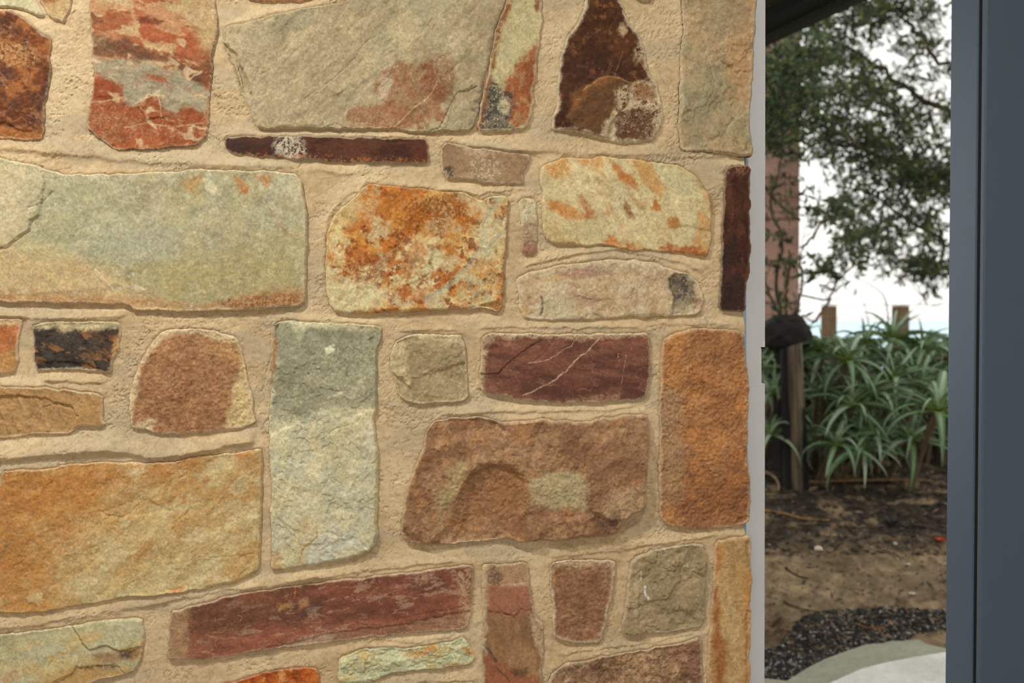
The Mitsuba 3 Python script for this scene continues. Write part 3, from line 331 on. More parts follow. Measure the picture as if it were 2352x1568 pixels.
def paint(st, x, y, d, seed):
    E = light_at(0, 0)
    alb = lambda c: np.clip(lin(c) / (E * [1, 0.99, 0.96]), 0.004, 0.9)
    u, v = rot(x, y, st['ang'], st['ratio'])
    n = spread(0.6 * f2(u / 55, v / 55, seed, 4) + 0.4 * f2(u / 9, v / 9, seed + 11, 3), 2.6)
    base = [alb(c) for c in st['base']]
    c = np.zeros((len(x), 3)); k = len(base) - 1
    if k == 0: c[:] = base[0]
    else:
        t = n * k; i = np.minimum(t.astype(int), k - 1); fr = (t - i)[:, None]
        B = np.array(base); c = B[i] * (1 - fr) + B[i + 1] * fr
    for j, L in enumerate(st['layers']):
        col, sc, thr, soft, op = L[:5]; a, ra = (L[5], L[6]) if len(L) > 5 else (st['ang'], st['ratio'])
        uu, vv = rot(x, y, a, ra)
        m = sstep(thr - soft, thr + soft, spread(f2(uu / sc, vv / sc, seed + 100 + 13 * j, 5, 0.6), 2.0)) * op
        c = c * (1 - m[:, None]) + alb(col) * m[:, None]
    for j, P in enumerate(st['patches']):
        shape, col, op, soft, warp = P[:5]; sp = P[5] if len(P) > 5 else 0.0
        wx = (f2(x / 30, y / 30, seed + 300 + j, 4, 0.6) - 0.5) * 2 * warp; wy = (f2(x / 30, y / 30, seed + 330 + j, 4, 0.6) - 0.5) * 2 * warp
        wx = wx + (n2(x / 5.5, y / 5.5, seed + 345 + j) - 0.5) * 7; wy = wy + (n2(x / 5.5, y / 5.5, seed + 348 + j) - 0.5) * 7
        sd = shape_sd(shape, x + wx, y + wy)
        m = sstep(-soft - 1.5, soft + 1.5, sd) * (0.72 + 0.28 * sstep(0.3, 0.6, spread(f2(x / 12, y / 12, seed + 351 + j, 4, 0.7), 1.8)))
        if sp: m = m * sstep(sp - 0.16, sp + 0.16, spread(f2(x / 5, y / 5, seed + 360 + j, 4, 0.8), 1.7))
        jit = 0.9 + 0.2 * f2(x / 10, y / 10, seed + 380, 3)
        m = (m * op)[:, None]
        c = c * (1 - m) + alb(col) * jit[:, None] * m
    for j, V in enumerate(st['veins']):
        line, w, col, op = V[:4]
        if col is None: continue
        wx = (f2(x / 14, y / 14, seed + 400 + j, 3) - 0.5) * 7; wy = (f2(x / 14, y / 14, seed + 430 + j, 3) - 0.5) * 7
        dd = shapely.distance(LineString(line), shapely.points(x + wx, y + wy))
        m = ((1 - sstep(w * 0.3, w, dd)) * op * (0.5 + 0.5 * sstep(0.3, 0.6, f2(x / 9, y / 9, seed + 460 + j, 3))))[:, None]
        c = c * (1 - m) + alb(col) * m
    vl = st.get('vein')
    if vl:
        wx = (f2(x / 18, y / 18, seed + 801, 3) - 0.5) * 16
        rg = 1 - np.abs(2 * f2((u + wx) / vl[1], (v + wx) / vl[1], seed + 803, 3, 0.45) - 1)
        m = sstep(vl[2], min(0.999, vl[2] + 0.07), rg) * sstep(0.35, 0.65, spread(f2(x / 45, y / 45, seed + 807, 3), 2.0)) * vl[3]
        c = c * (1 - m[:, None]) + alb(vl[0]) * m[:, None]
    w, amt = st['smear']
    if w:
        q = f2(x / 18, y / 18, seed + 500, 4, 0.65); e = sstep(1.0, 0.0, d / (w * (0.25 + 1.6 * q)))
        e = e * sstep(0.18, 0.5, spread(f2(x / 5, y / 5, seed + 520, 3), 1.6) + e * 0.5) * amt
        mort = alb((216, 190, 150)) * (0.85 + 0.3 * f2(x / 8, y / 8, seed + 530, 2))[:, None]
        c = c * (1 - e[:, None]) + mort * e[:, None]
    fl = sstep(0.80, 0.86, f2(x / 7, y / 5.5, seed + 640, 2, 0.4)) * sstep(0.45, 0.7, spread(f2(x / 70, y / 70, seed + 645, 3), 2.0)) * 0.5 * np.clip(c.mean(1) * 3, 0.1, 1)
    c = c * (1 - fl[:, None]) + (c * 0.45 + alb((226, 208, 168)) * 0.55) * fl[:, None]
    # mineral grain and small pale or dark specks
    g = 0.60 + 0.80 * f2(x / 4.4, y / 4.4, seed + 600, 3, 0.85)
    c = c * g[:, None]
    h = f2(x / 16, y / 16, seed + 620, 4, 0.75); c = c * (0.90 + 0.20 * spread(h, 2))[:, None]
    return np.clip(c, 0.003, 0.92)

def relief(st, x, y, d, seed):
    """Height of the face above the mean mortar plane, in mm."""
    u, v = rot(x, y, st['ang'], st['ratio'])
    t = np.clip(d / (0.62 * st['r'] * (0.6 + 0.8 * n2(x / 20, y / 20, seed + 9))), 0, 1)
    h = 3.6 * np.sqrt(np.clip(1 - (1 - t) ** 2, 0, 1)) + st['H'] - 3.6
    inner = sstep(0, 9, d)
    cx, cy = x.mean(), y.mean()
    h = h + inner * (st['tilt'][0] * (x - cx) / 100 + st['tilt'][1] * (y - cy) / 100)
    h = h + inner * st['und'] * 2.8 * (f2(u / 120, v / 120, seed + 20, 3) - 0.5)
    h = h + inner * st['und'] * 1.3 * (f2(u / 30, v / 30, seed + 24, 3) - 0.5)
    rise, size, cnt = st['terr']
    if rise:
        wx = (f2(x / 22, y / 22, seed + 33, 3) - 0.5) * 16
        q = f2((u + wx) / size, (v + wx) / size, seed + 30, 4, 0.55) * cnt
        fr = q - np.floor(q)
        h = h + inner * 1.9 * rise * (np.floor(q) + sstep(0.0, 0.14, fr) * 0.8 + 0.2 * fr - cnt / 2)
    for j, P in enumerate(st['steps']):
        poly, dh, soft = P
        wx = (f2(x / 16, y / 16, seed + 700 + j, 4, 0.6) - 0.5) * 12; wy = (f2(x / 16, y / 16, seed + 730 + j, 4, 0.6) - 0.5) * 12
        h = h + 1.6 * dh * sstep(-soft, soft, shape_sd(poly, x + wx, y + wy)) * sstep(0, 6, d)
    for j, V in enumerate(st['veins']):
        if len(V) > 4 and V[4]:
            line, w = V[0], V[1]
            wx = (f2(x / 14, y / 14, seed + 400 + j, 3) - 0.5) * 7; wy = (f2(x / 14, y / 14, seed + 430 + j, 3) - 0.5) * 7
            dd = shapely.distance(LineString(line), shapely.points(x + wx, y + wy))
            h = h - V[4] * (1 - sstep(0, max(w, 2.2), dd))
    ca = math.radians(st['ang'])
    for sc_, dep_, sd_ in ((40, 0.8, 80),):
        wx = (f2(x / 20, y / 20, seed + sd_ + 1, 3) - 0.5) * 14
        rg = 1 - np.abs(2 * f2((u + wx) / sc_, (v - wx) / (sc_ * 0.62), seed + sd_ + 2, 2, 0.4) - 1)
        msk = sstep(0.62, 0.8, spread(f2(x / 60, y / 60, seed + sd_ + 5, 3), 2.0))
        h = h - st.get('crease', 1.0) * dep_ * sstep(0.965, 0.998, rg) * msk * inner
    h = h + st['grain'] * 2.6 * (f2(u / 9, v / 9, seed + 50, 3, 0.7) - 0.5) * sstep(0, 5, d)
    h = h + st['grain'] * (1.9 * (n2(x / 4.6, y / 4.6, seed + 60) - 0.5) + 0.7 * (n2(x / 2.6, y / 2.6, seed + 61) - 0.5)) * sstep(-1, 4, d)
    return h

_r = np.random.RandomState(9); NVIEW = len(STONES); yy = -640
while yy < 2060:
    hh = 150 + 90 * _r.rand(); xx = -1150 + 200 * _r.rand()
    while xx < 1480:
        ww = 160 + 330 * _r.rand(); q = [(xx, yy), (xx + ww * 0.5, yy - 4), (xx + ww, yy), (xx + ww, yy + hh * 0.5), (xx + ww, yy + hh), (xx + ww * 0.5, yy + hh + 3), (xx, yy + hh), (xx, yy + hh * 0.5)]
        q = [(a + 12 * (_r.rand() - 0.5), c + 12 * (_r.rand() - 0.5)) for a, c in q]
        if xx + ww < -112 or yy + hh < -112 or yy > 1668:
            pal = [[(190, 168, 120), (172, 148, 104)], [(178, 126, 80), (150, 102, 64)], [(134, 78, 58), (112, 62, 48)], [(204, 164, 104), (188, 140, 80)], [(170, 158, 122), (150, 140, 108)]][_r.randint(5)]
            S(None, q, pal, terr=(.5, 90, 5), grain=.6, und=3)
        xx += ww + 34
    yy += hh + 34
RINGS = []
for i, st in enumerate(STONES):
    RINGS.append(ring_of(st['pts'], 7 * i + 3, st['edge']))

# mortar: a relief of its own, raked and struck between the stones
X0, X1, Y0, Y1 = -110, 1710, -110, 1670
gx, gy = np.arange(X0, X1 + 1, G), np.arange(Y0, Y1 + 1, G)
MX, MY = np.meshgrid(gx, gy)
cover = np.zeros(MX.shape, bool)
for r_ in RINGS[:NVIEW]:
    p = Polygon(r_); p = p if p.is_valid else p.buffer(0)
    bx = p.bounds
    j0, j1 = np.searchsorted(gx, bx[0]), np.searchsorted(gx, bx[2]); i0, i1 = np.searchsorted(gy, bx[1]), np.searchsorted(gy, bx[3])
    cover[i0:i1, j0:j1] |= shapely.contains_xy(p, MX[i0:i1, j0:j1], MY[i0:i1, j0:j1])
dm = distance_transform_edt(~cover) * G
di = distance_transform_edt(cover) * G
mx, my = MX.ravel(), MY.ravel()
def F2(*a, **k): return f2(*a, **k).reshape(MX.shape)
wob = (f2(mx / 40, my / 40, 901, 3) - 0.5).reshape(MX.shape) * 14
dm0, near_ix = distance_transform_edt(~cover, return_indices=True)
vy_ = near_ix[0] - np.arange(MX.shape[0])[:, None]; ny_ = gaussian_filter(np.where(dm0 > 0, vy_ / np.maximum(dm0, 1), 0.0), 2.0)      # +1: a stone right below, -1: right above
near = np.exp(-((dm + wob * 0.3) / 15) ** 2)
hm = 4.2 + near * (4.2 * np.clip(ny_, 0, 1) - 4.2 * np.clip(-ny_, 0, 1)) - 1.2 * sstep(4, 0, dm)
hm += 5.0 * (F2(mx / 150, my / 150, 910, 3) - 0.5) + 2.6 * (F2(mx / 45, my / 28, 920, 3) - 0.5)
hm += 0.8 * (F2(mx / 14, my / 6, 930, 3) - 0.5) + 0.5 * (F2(mx / 5, my / 4, 940, 2) - 0.5)
pit = spread(F2(mx / 6, my / 5, 950, 2), 2.2) * spread(F2(mx / 60, my / 50, 955, 2), 2.5)
hm -= 1.3 * sstep(0.6, 0.8, pit)
for sc_, dep_, sd_ in ((44, 0.8, 961),):
    rg = 1 - np.abs(2 * F2((mx + wob.ravel()) / sc_, (my - wob.ravel()) / (sc_ * 0.4), sd_, 2, 0.4) - 1)
    hm -= dep_ * sstep(0.93, 0.995, rg) * sstep(0.55, 0.75, spread(F2(mx / 70, my / 50, sd_ + 2, 3), 2.0))
hm = hm - 0.9 * sstep(0.60, 0.8, spread(F2(mx / 3.4, my / 3.2, 958, 1), 1.2)) * sstep(0.55, 0.75, spread(F2(mx / 50, my / 40, 959, 3), 2.0))
RIDGES = [([(-80,338),(60,345),(140,352),(220,358),(330,372),(480,380),(600,378),(690,382)], 5, 26), ([(700,388),(780,398),(860,392)], 3.5, 20),
          ([(-80,1050),(60,1046),(160,1038),(250,1030),(340,1046),(400,1044),(480,1030),(600,1008)], 11, 26),
          ([(-80,720),(60,727),(160,730),(300,722)], 4.5, 18), ([(-80,1440),(60,1432),(150,1415),(260,1398),(340,1386),(400,1372),(500,1352),(640,1336),(760,1320)], 6, 26),
          ([(640,1330),(760,1318),(900,1300),(1060,1284)], 4, 16), ([(1195,612),(1270,592),(1350,578),(1420,574),(1500,586),(1570,604),(1620,630)], 5, 16),
          ([(742,660),(742,560),(752,500),(790,455),(822,430)], 4, 18), ([(1060,336),(1180,344),(1260,350),(1400,352),(1500,356),(1560,362),(1640,358),(1700,366)], 4, 18),
          ([(900,760),(960,756),(1060,757)], 3, 12), ([(1090,752),(1200,750),(1340,752),(1480,752)], 4, 14), ([(1000,950),(1100,944),(1200,944),(1300,940),(1420,938),(1480,925)], 4, 16),
          ([(1500,745),(1600,742),(1700,745)], 3, 14), ([(1250,1272),(1330,1268),(1420,1262),(1500,1245),(1600,1232),(1700,1218)], 4, 16), ([(90,872),(160,874),(250,876)], 5, 16),
          ([(1270,1500),(1350,1490),(1430,1478),(1520,1466),(1600,1448)], 3, 12), ([(1000,434),(1100,446),(1170,436),(1215,432)], 4, 14), ([(780,1480),(860,1464),(960,1470),(1060,1448)], 3, 14), ([(760,1584),(900,1570),(1000,1556)], 3, 14)]

for line, rise, reach in RIDGES:
    ls = LineString(line); sel = np.zeros(MX.shape, bool); b = ls.bounds
    sel = (MX > b[0] - 70) & (MX < b[2] + 70) & (MY > b[1] - 70) & (MY < b[3] + 70)
    px_, py_ = MX[sel] + (f2(MX[sel] / 25, MY[sel] / 25, 970, 3) - 0.5) * 10, MY[sel] + (f2(MX[sel] / 25, MY[sel] / 25, 975, 3) - 0.5) * 10
    pt = shapely.points(px_, py_); dd = shapely.distance(ls, pt)
    # side of the line: positive on its right hand going along it in the picture
    s = shapely.line_locate_point(ls, pt); e0 = shapely.line_interpolate_point(ls, np.maximum(s - 4, 0)); e1 = shapely.line_interpolate_point(ls, np.minimum(s + 4, ls.length))
    tx, ty = shapely.get_x(e1) - shapely.get_x(e0), shapely.get_y(e1) - shapely.get_y(e0)
    q = shapely.line_interpolate_point(ls, s); side = tx * (py_ - shapely.get_y(q)) - ty * (px_ - shapely.get_x(q))
    sd = np.where(side > 0, dd, -dd)                      # > 0: below a line drawn from left to right
    ends = np.minimum(s, ls.length - s); fade = sstep(0, 25, ends) * (0.7 + 0.6 * f2(px_ / 60, py_ / 60, 980, 2))
    hm[sel] += rise * fade * np.where(sd <= 0, np.exp(-(sd / reach) ** 2), np.exp(-(sd / (reach * 0.28)) ** 2))
CRACKS = [([(480,308),(500,320),(510,345),(522,355)], 1.6), ([(690,372),(688,398)], 1.8), ([(625,740),(622,830),(612,860),(604,900),(618,960),(600,985)], 1.6), ([(628,730),(660,736),(720,738),(800,741)], 1.2),
          ([(755,720),(758,740)], 1.4), ([(560,800),(575,845),(610,840)], 1.0), ([(1215,358),(1240,366)], 1.2), ([(985,306),(980,318)], 1.4), ([(1164,452),(1158,600),(1156,700)], 1.0)]

for line, dep in CRACKS:
    ls = LineString(line); b = ls.bounds
    sel = (MX > b[0] - 12) & (MX < b[2] + 12) & (MY > b[1] - 12) & (MY < b[3] + 12)
    px_, py_ = MX[sel] + (f2(MX[sel] / 12, MY[sel] / 12, 985, 3) - 0.5) * 10, MY[sel] + (f2(MX[sel] / 12, MY[sel] / 12, 986, 3) - 0.5) * 10
    hm[sel] -= dep * (1 - sstep(0.5, 3.0, shapely.distance(ls, shapely.points(px_, py_))))
E = light_at(0, 0)
mc = [lin((219, 188, 142)) / E, lin((209, 176, 131)) / E, lin((194, 161, 117)) / E]
t = spread(0.55 * f2(mx / 120, my / 90, 990, 4) + 0.45 * f2(mx / 11, my / 8, 991, 4), 2.6)[:, None]
col = np.where(t < 0.5, mc[0] + (mc[1] - mc[0]) * t * 2, mc[1] + (mc[2] - mc[1]) * (t * 2 - 1))
greyn = sstep(0.55, 0.8, spread(f2(mx / 160, my / 60, 995, 4), 2.2))[:, None] * 0.45
col = col * (1 - greyn) + lin((180, 158, 126)) / E * greyn
col = col * (0.89 + 0.22 * f2(mx / 3.6, my / 3.6, 997, 3, 0.8))[:, None]
fleck = sstep(0.78, 0.84, spread(f2(mx / 4.5, my / 4.5, 998, 2), 1.7))[:, None] * 0.16
col = np.clip(col * (1 - fleck), 0.01, 0.9)

edge_px = 1707 + 4 * (n2(gy / 30, gy * 0 + 3, 77) - 0.5) * 2
MXe = MX.copy(); MXe[:, -1] = edge_px
pos = at(MXe.ravel(), MY.ravel(), D); pos[:, 1] -= hm.ravel() * 0.001
nr, nc = MX.shape
idx = np.arange(nr * nc).reshape(nr, nc)
a, b_, c_, d_ = idx[:-1, :-1].ravel(), idx[:-1, 1:].ravel(), idx[1:, :-1].ravel(), idx[1:, 1:].ravel()
keep = ~((di[:-1, :-1] > 6) & (di[:-1, 1:] > 6) & (di[1:, :-1] > 6) & (di[1:, 1:] > 6)).ravel()
faces = np.concatenate([np.stack([a, c_, b_], 1)[keep], np.stack([b_, c_, d_], 1)[keep]])
# the wall's end towards the door: a narrow return, and the solid core behind
rim = idx[:, -1]; back = pos[rim].copy(); back[:, 1] = D + 0.10
nb = len(pos); pos = np.vstack([pos, back]); col = np.vstack([col, col[rim]])
k = np.arange(nr - 1)
faces = np.concatenate([faces, np.stack([rim[k], rim[k + 1], nb + k], 1), np.stack([rim[k + 1], nb + k + 1, nb + k], 1)])
used = np.unique(faces); remap = np.full(len(pos), -1); remap[used] = np.arange(len(used))
pos, col, faces = pos[used], col[used], remap[faces]
xr = float(at(1704, 784, D)[0])
core = bevel_box((-2.2, D + 0.012, 0.0), (xr, D + 0.32, 2.7), 0.004)
pl, pt_, pb_ = float(at(X0, 784, D)[0]), float(at(784, Y0, D)[2]), float(at(784, Y1, D)[2])
core = trimesh.util.concatenate([core, bevel_box((-2.2, D - 0.003, 0), (pl + 0.001, D + 0.1, 2.7), 0.001), bevel_box((pl, D - 0.003, pt_), (xr, D + 0.1, 2.7), 0.001), bevel_box((pl, D - 0.003, 0), (xr, D + 0.1, pb_), 0.001)])
cv = np.array(core.vertices); cc = np.tile(lin((204, 172, 126)) / E, (len(cv), 1))
pos2, faces2 = np.vstack([pos, cv]), np.vstack([faces, np.array(core.faces) + len(pos)])
put('wall_front', mikit.ply((pos2, faces2), 'mortar_surface', smooth=True, color=np.vstack([col, cc])), kind='structure',
    label='rubble stone wall of warm brown and cream stones set in beige mortar')

for i, (st, ring) in enumerate(zip(STONES, RINGS)):
    p = Polygon(ring); p = p if p.is_valid else max(getattr(p.buffer(0), 'geoms', [p.buffer(0)]), key=lambda g: g.area)
    ring = np.array(p.exterior.coords)[:-1]
    if i >= NVIEW: ring = ring[::4]; p = Polygon(ring).buffer(0); ring = np.array(p.exterior.coords)[:-1]
    g_ = G if i < NVIEW else 9.0
    bx = p.bounds; xs, ys = np.arange(bx[0], bx[2], g_), np.arange(bx[1], bx[3], g_)
    gxx, gyy = np.meshgrid(xs, ys); gxx = gxx.ravel(); gyy = gyy.ravel()
    inside = shapely.contains_xy(p, gxx, gyy); gp = np.stack([gxx, gyy], 1)[inside]
    dense = np.array([q.coords[0] for q in shapely.line_interpolate_point(p.exterior, np.arange(0, p.exterior.length, 0.7))])
    tree = cKDTree(dense); d, _ = tree.query(gp); sel = d > 0.55 * g_; gp, d = gp[sel], d[sel]
    pts = np.vstack([ring, gp]); dist = np.concatenate([np.zeros(len(ring)), d])
    tri = Delaunay(pts).simplices
    cen = pts[tri].mean(1); tri = tri[shapely.contains_xy(p, cen[:, 0], cen[:, 1])]
    x, y = pts[:, 0], pts[:, 1]; seed = 31 * i + 5
    h = relief(st, x, y, dist, seed); colr = paint(st, x, y, dist, seed)
    P = at(x, y, D); P[:, 1] -= h * 0.001
    e1, e2 = P[tri[:, 1]] - P[tri[:, 0]], P[tri[:, 2]] - P[tri[:, 0]]
    flip = np.cross(e1, e2)[:, 1] > 0; tri[flip] = tri[flip][:, ::-1]
    n = len(ring); B = P[:n].copy(); B[:, 1] = D + 0.011
    kk = np.arange(n); k2 = (kk + 1) % n; o = len(P)
    skirt = np.concatenate([np.stack([kk, k2, o + kk], 1), np.stack([k2, o + k2, o + kk], 1)])
    rt = Delaunay(ring).simplices; cen = ring[rt].mean(1); rt = rt[shapely.contains_xy(p, cen[:, 0], cen[:, 1])]
    e1, e2 = ring[rt[:, 1]] - ring[rt[:, 0]], ring[rt[:, 2]] - ring[rt[:, 0]]; fl = (e1[:, 0] * e2[:, 1] - e1[:, 1] * e2[:, 0]) > 0
    rt[fl] = rt[fl][:, ::-1]
    PP = np.vstack([P, B]); FF = np.vstack([tri, skirt, rt + o])
    put('stone', mikit.ply((PP, FF), 'stone_surface', smooth=True, color=np.vstack([colr, colr[:n]])), 'wall_front', **({'label': st['label']} if st['label'] else {}))

# ---------------------------------------------------------------- the room and the door
material('plaster', (226, 222, 214), 0.9, 0.1)
material('floor_tile', (150, 138, 122), 0.6, 0.3)
material('white_frame', (222, 227, 238), 0.5, 0.4)
material('dark_frame', (78, 94, 112), 0.5, 0.25)
material('seal_black', (20, 20, 22), 0.7, 0.2)
material('blue_film', (150, 190, 224), 0.4, 0.4)
put('floor', mikit.ply(bevel_box((-2.2, -2.6, -0.12), (2.4, D + 0.5, 0.0)), 'floor_tile'), kind='structure', label='pale tiled floor of the room in front of the wall')
put('ceiling', mikit.ply(bevel_box((-2.3, -2.6, 2.7), (2.4, D + 0.42, 2.82)), 'plaster'), kind='structure', label='white plaster ceiling above the stone wall')
put('wall_left', mikit.ply(bevel_box((-2.3, -2.6, 0.0), (-2.2, D + 0.3, 2.7)), 'plaster'), kind='structure', label='white plaster wall left of the stone wall')
put('wall_right', mikit.ply(bevel_box((2.4, -2.6, 0.0), (2.5, D + 0.3, 2.7)), 'plaster'), kind='structure', label='white plaster wall right of the sliding door')
put('wall_back', mikit.ply(bevel_box((-2.3, -2.7, 2.3), (2.5, -2.6, 2.82)), 'plaster'), kind='structure', label='white lintel over the open front of the room behind the viewer')

def px_prism(cols, y0, y1, r=0.0015):
    """A solid whose front is the outline given by pixels on the plane y0, straight back to y1."""
    f = np.array([at(px, py, y0) for px, py in cols]); b = f.copy(); b[:, 1] = y1
    c = f.mean(0); fi = f + (c - f) * r * 2 / np.linalg.norm(f - c, axis=1, keepdims=True)
    f2_ = f.copy(); f2_[:, 1] += r
    return trimesh.convex.convex_hull(np.vstack([fi, f2_, b]))
JY = D + 0.03
_o = np.array([at(px, py, JY) for px, py in [(1690, -700), (1759, -700), (1757, 799), (1749, 799), (1749, 881), (1757, 881), (1755, 2140), (1690, 2140)]])
jamb = trimesh.creation.extrude_polygon(Polygon(_o[:, [0, 2]]), 0.07, engine='earcut'); _v = np.array(jamb.vertices)
jamb = trimesh.Trimesh(np.stack([_v[:, 0], JY + 0.07 - _v[:, 2], _v[:, 1]], 1), np.array(jamb.faces), process=False)
dt = put('trim_1', mikit.ply(jamb, 'white_frame'), kind='structure', label='pale grey white door jamb standing against the end of the stone wall')
put('latch_recess', mikit.ply(trimesh.util.concatenate([px_prism([(1748, 797), (1757.5, 797), (1757.5, 800.5), (1748, 800.5)], JY - 0.0005, JY + 0.05, 0.0002)]), 'seal_black'), 'trim_1', label='dark lip of the latch notch')
put('protective_film', mikit.ply(px_prism([(1703, -700), (1714, -700), (1714, 2140), (1703, 2140)], JY - 0.0012, JY), 'blue_film'), 'trim_1', label='narrow strip of pale blue film')
door = root('door_1', kind='structure', label='dark grey metal sliding door standing open at the right edge')
xd = 0.8864
put('stile', mikit.ply(bevel_box((xd, 1.908, 0.01), (xd + 0.9, 2.023, 2.45), 0.002), 'dark_frame'), door)
put('front_panel', mikit.ply(bevel_box((xd + 0.004, 1.882, 0.01), (xd + 0.9, 1.9, 2.45), 0.003), 'dark_frame'), door, label='flat front of the open door')
put('seal', mikit.ply(bevel_box((xd + 0.004, 1.899, 0.012), (xd + 0.89, 1.909, 2.448), 0.001), 'seal_black'), door, label='black rubber seal')

# lamps of the ceiling: the warm light on the wall
material('lamp_ring', (235, 233, 228), 0.5, 0.4)
for i, (x, y, z, s) in enumerate(LAMPS):
    k = root('ceiling_downlight', category='ceiling light', label=('round warm ceiling downlight nearest the left end of the stone wall', 'round warm ceiling downlight nearest the sliding door')[i])
    ring = trimesh.creation.annulus(0.062, 0.082, 0.02); ring.apply_translation((x, y, 2.69)); put('trim_ring', mikit.ply(ring, 'lamp_ring', smooth=30), k)
    n = 24; a = np.arange(n) * 2 * np.pi / n
    v = np.vstack([np.stack([x + 0.06 * np.cos(a), y + 0.06 * np.sin(a), np.full(n, 2.684)], 1), [[x, y, 2.684]]])
    put('lens', mikit.ply((v, np.array([[(j + 1) % n, j, n] for j in range(n)])), 'plaster', emitter={'type': 'area', 'radiance': {'type': 'rgb', 'value': (LAMP_COLOUR * s).tolist()}}), k)

# ---------------------------------------------------------------- outside: ground
vcol('soil_surface', 0.95, 0.1); vcol('chip_surface', 0.8, 0.3); vcol('wood_surface', 0.85, 0.2)
PY = np.array([-5, 2.0, 3.42, 3.55, 4.07, 4.72, 5.3, 8.0, 11, 16, 30.0]); PZ = np.array([-0.03, -0.03, -0.03, 0.02, 0.19, 0.34, 0.38, 0.30, -0.3, -2.5, -9.5])
from scipy.interpolate import PchipInterpolator
_gz = PchipInterpolator(PY, PZ)
def ground(x, y, fine=True):
    x, y = np.asarray(x, float), np.asarray(y, float)
    z = _gz(y) + (y > 3.4) * 0.05 * (f2(x * 1.6, y * 1.6, 801, 3) - 0.5) * np.clip((y - 3.4) * 3, 0, 1)
    if fine: z = z + np.clip((y - 3.35) * 5, 0, 1) * (0.030 * (f2(x * 7, y * 7, 811, 4, 0.6) - 0.5) + 0.010 * (f2(x * 40, y * 40, 821, 2) - 0.5))
    return z
def hit(px, py):
    r = FWD * F + (px - CX) * np.array([1.0, 0, 0]) + (CY - py) * UP; r = r / r[1]
    ys = np.linspace(2.6, 9, 1300); P = EYE + ys[:, None] * r
    k = np.argmax(P[:, 2] < ground(P[:, 0], P[:, 1], False)); return P[k]
gxs = np.concatenate([np.linspace(-3, 0.75, 25), np.linspace(0.8, 3.1, 240), np.linspace(3.2, 12, 40)])
gys = np.concatenate([np.linspace(2.16, 3.15, 12), np.linspace(3.2, 4.95, 220), np.linspace(5.0, 26, 90)])
GX, GY = np.meshgrid(gxs, gys); gxr, gyr = GX.ravel(), GY.ravel()
GZ = ground(gxr, gyr)
tt = spread(f2(gxr * 3, gyr * 5, 830, 5, 0.6), 2.2)[:, None]; t2 = spread(f2(gxr * 26, gyr * 26, 840, 4, 0.7), 2.0)[:, None]
gc = lin((142, 123, 97)) * (1 - tt) + lin((102, 87, 69)) * tt
gc = gc * (0.5 + 0.9 * t2)
dark = (sstep(3.98, 4.22, gyr + 0.3 * (f2(gxr * 4, gyr * 4, 850, 4) - 0.5)) * sstep(0.25, 0.6, spread(f2(gxr * 9, gyr * 14, 860, 4), 2) + 0.15))[:, None]
gc = gc * (1 - dark * 0.9) + lin((46, 41, 37)) * dark * 0.9 * (0.5 + t2)
nr_, nc_ = GX.shape; ii = np.arange(nr_ * nc_).reshape(nr_, nc_)
gf = np.concatenate([np.stack([ii[:-1, :-1], ii[:-1, 1:], ii[1:, 1:]], -1).reshape(-1, 3), np.stack([ii[:-1, :-1], ii[1:, 1:], ii[1:, :-1]], -1).reshape(-1, 3)])
put('garden_soil', mikit.ply((np.stack([gxr, gyr, GZ], 1), gf), 'soil_surface', smooth=True, color=np.clip(gc, 0.01, 0.9)), kind='structure', label='sloping bank of bare brown soil between the path and the aloe hedge')

def slab(poly_px, z, thick, key, more=()):
    P = [tuple(on_ground(px, py, z)[:2]) for px, py in poly_px] + list(more)
    m = trimesh.creation.extrude_polygon(Polygon(P).buffer(0), thick, engine='earcut'); m.apply_translation((0, 0, z - thick)); return mikit.ply(m, key)
def concrete(c, key):
    a_ = [float(v) for v in lin(c)]
    def fn(p, n, uv):
        q = mikit.fbm(p.x * 60, p.y * 60, p.z * 60, 3); w = mikit.fbm(p.x * 5, p.y * 5, 3.0, 3); s = mikit.noise(p.x * 400, p.y * 400, p.z * 400)
        return mi.Color3f(*a_) * (0.55 + 0.3 * q + 0.4 * w + 0.2 * s)
    material(key, mikit.proc(fn), 0.85, 0.2)
concrete((146, 147, 130), 'concrete_green'); concrete((206, 206, 200), 'concrete_pale')
edge1 = [(1700, 1570), (1755, 1557), (1808, 1563), (1855, 1533), (1894, 1513), (1949, 1493), (1991, 1479), (2027, 1477), (2074, 1463), (2110, 1468), (2132, 1480), (2177, 1489), (2260, 1492)]
put('concrete_kerb', slab(edge1, 0.0, 0.06, 'concrete_green', [(4.2, 3.2), (4.2, 2.4), (0.2, 2.4), (0.2, 3.0)]), kind='structure', label='greenish grey concrete apron curving along the gravel')
edge2 = [(1840, 1600), (1905, 1568), (1977, 1536), (2033, 1521), (2102, 1508), (2177, 1496), (2260, 1487)]
put('concrete_path', slab(edge2, 0.012, 0.05, 'concrete_pale', [(4.0, 3.1), (4.0, 2.3), (0.9, 2.3)]), kind='structure', label='pale smooth concrete path at the bottom right of the opening')
put('door_sill', mikit.ply(bevel_box((0.3, D + 0.1, -0.1), (3.0, 2.5, -0.012)), 'concrete_green'), kind='structure', label='concrete threshold outside the sliding door')

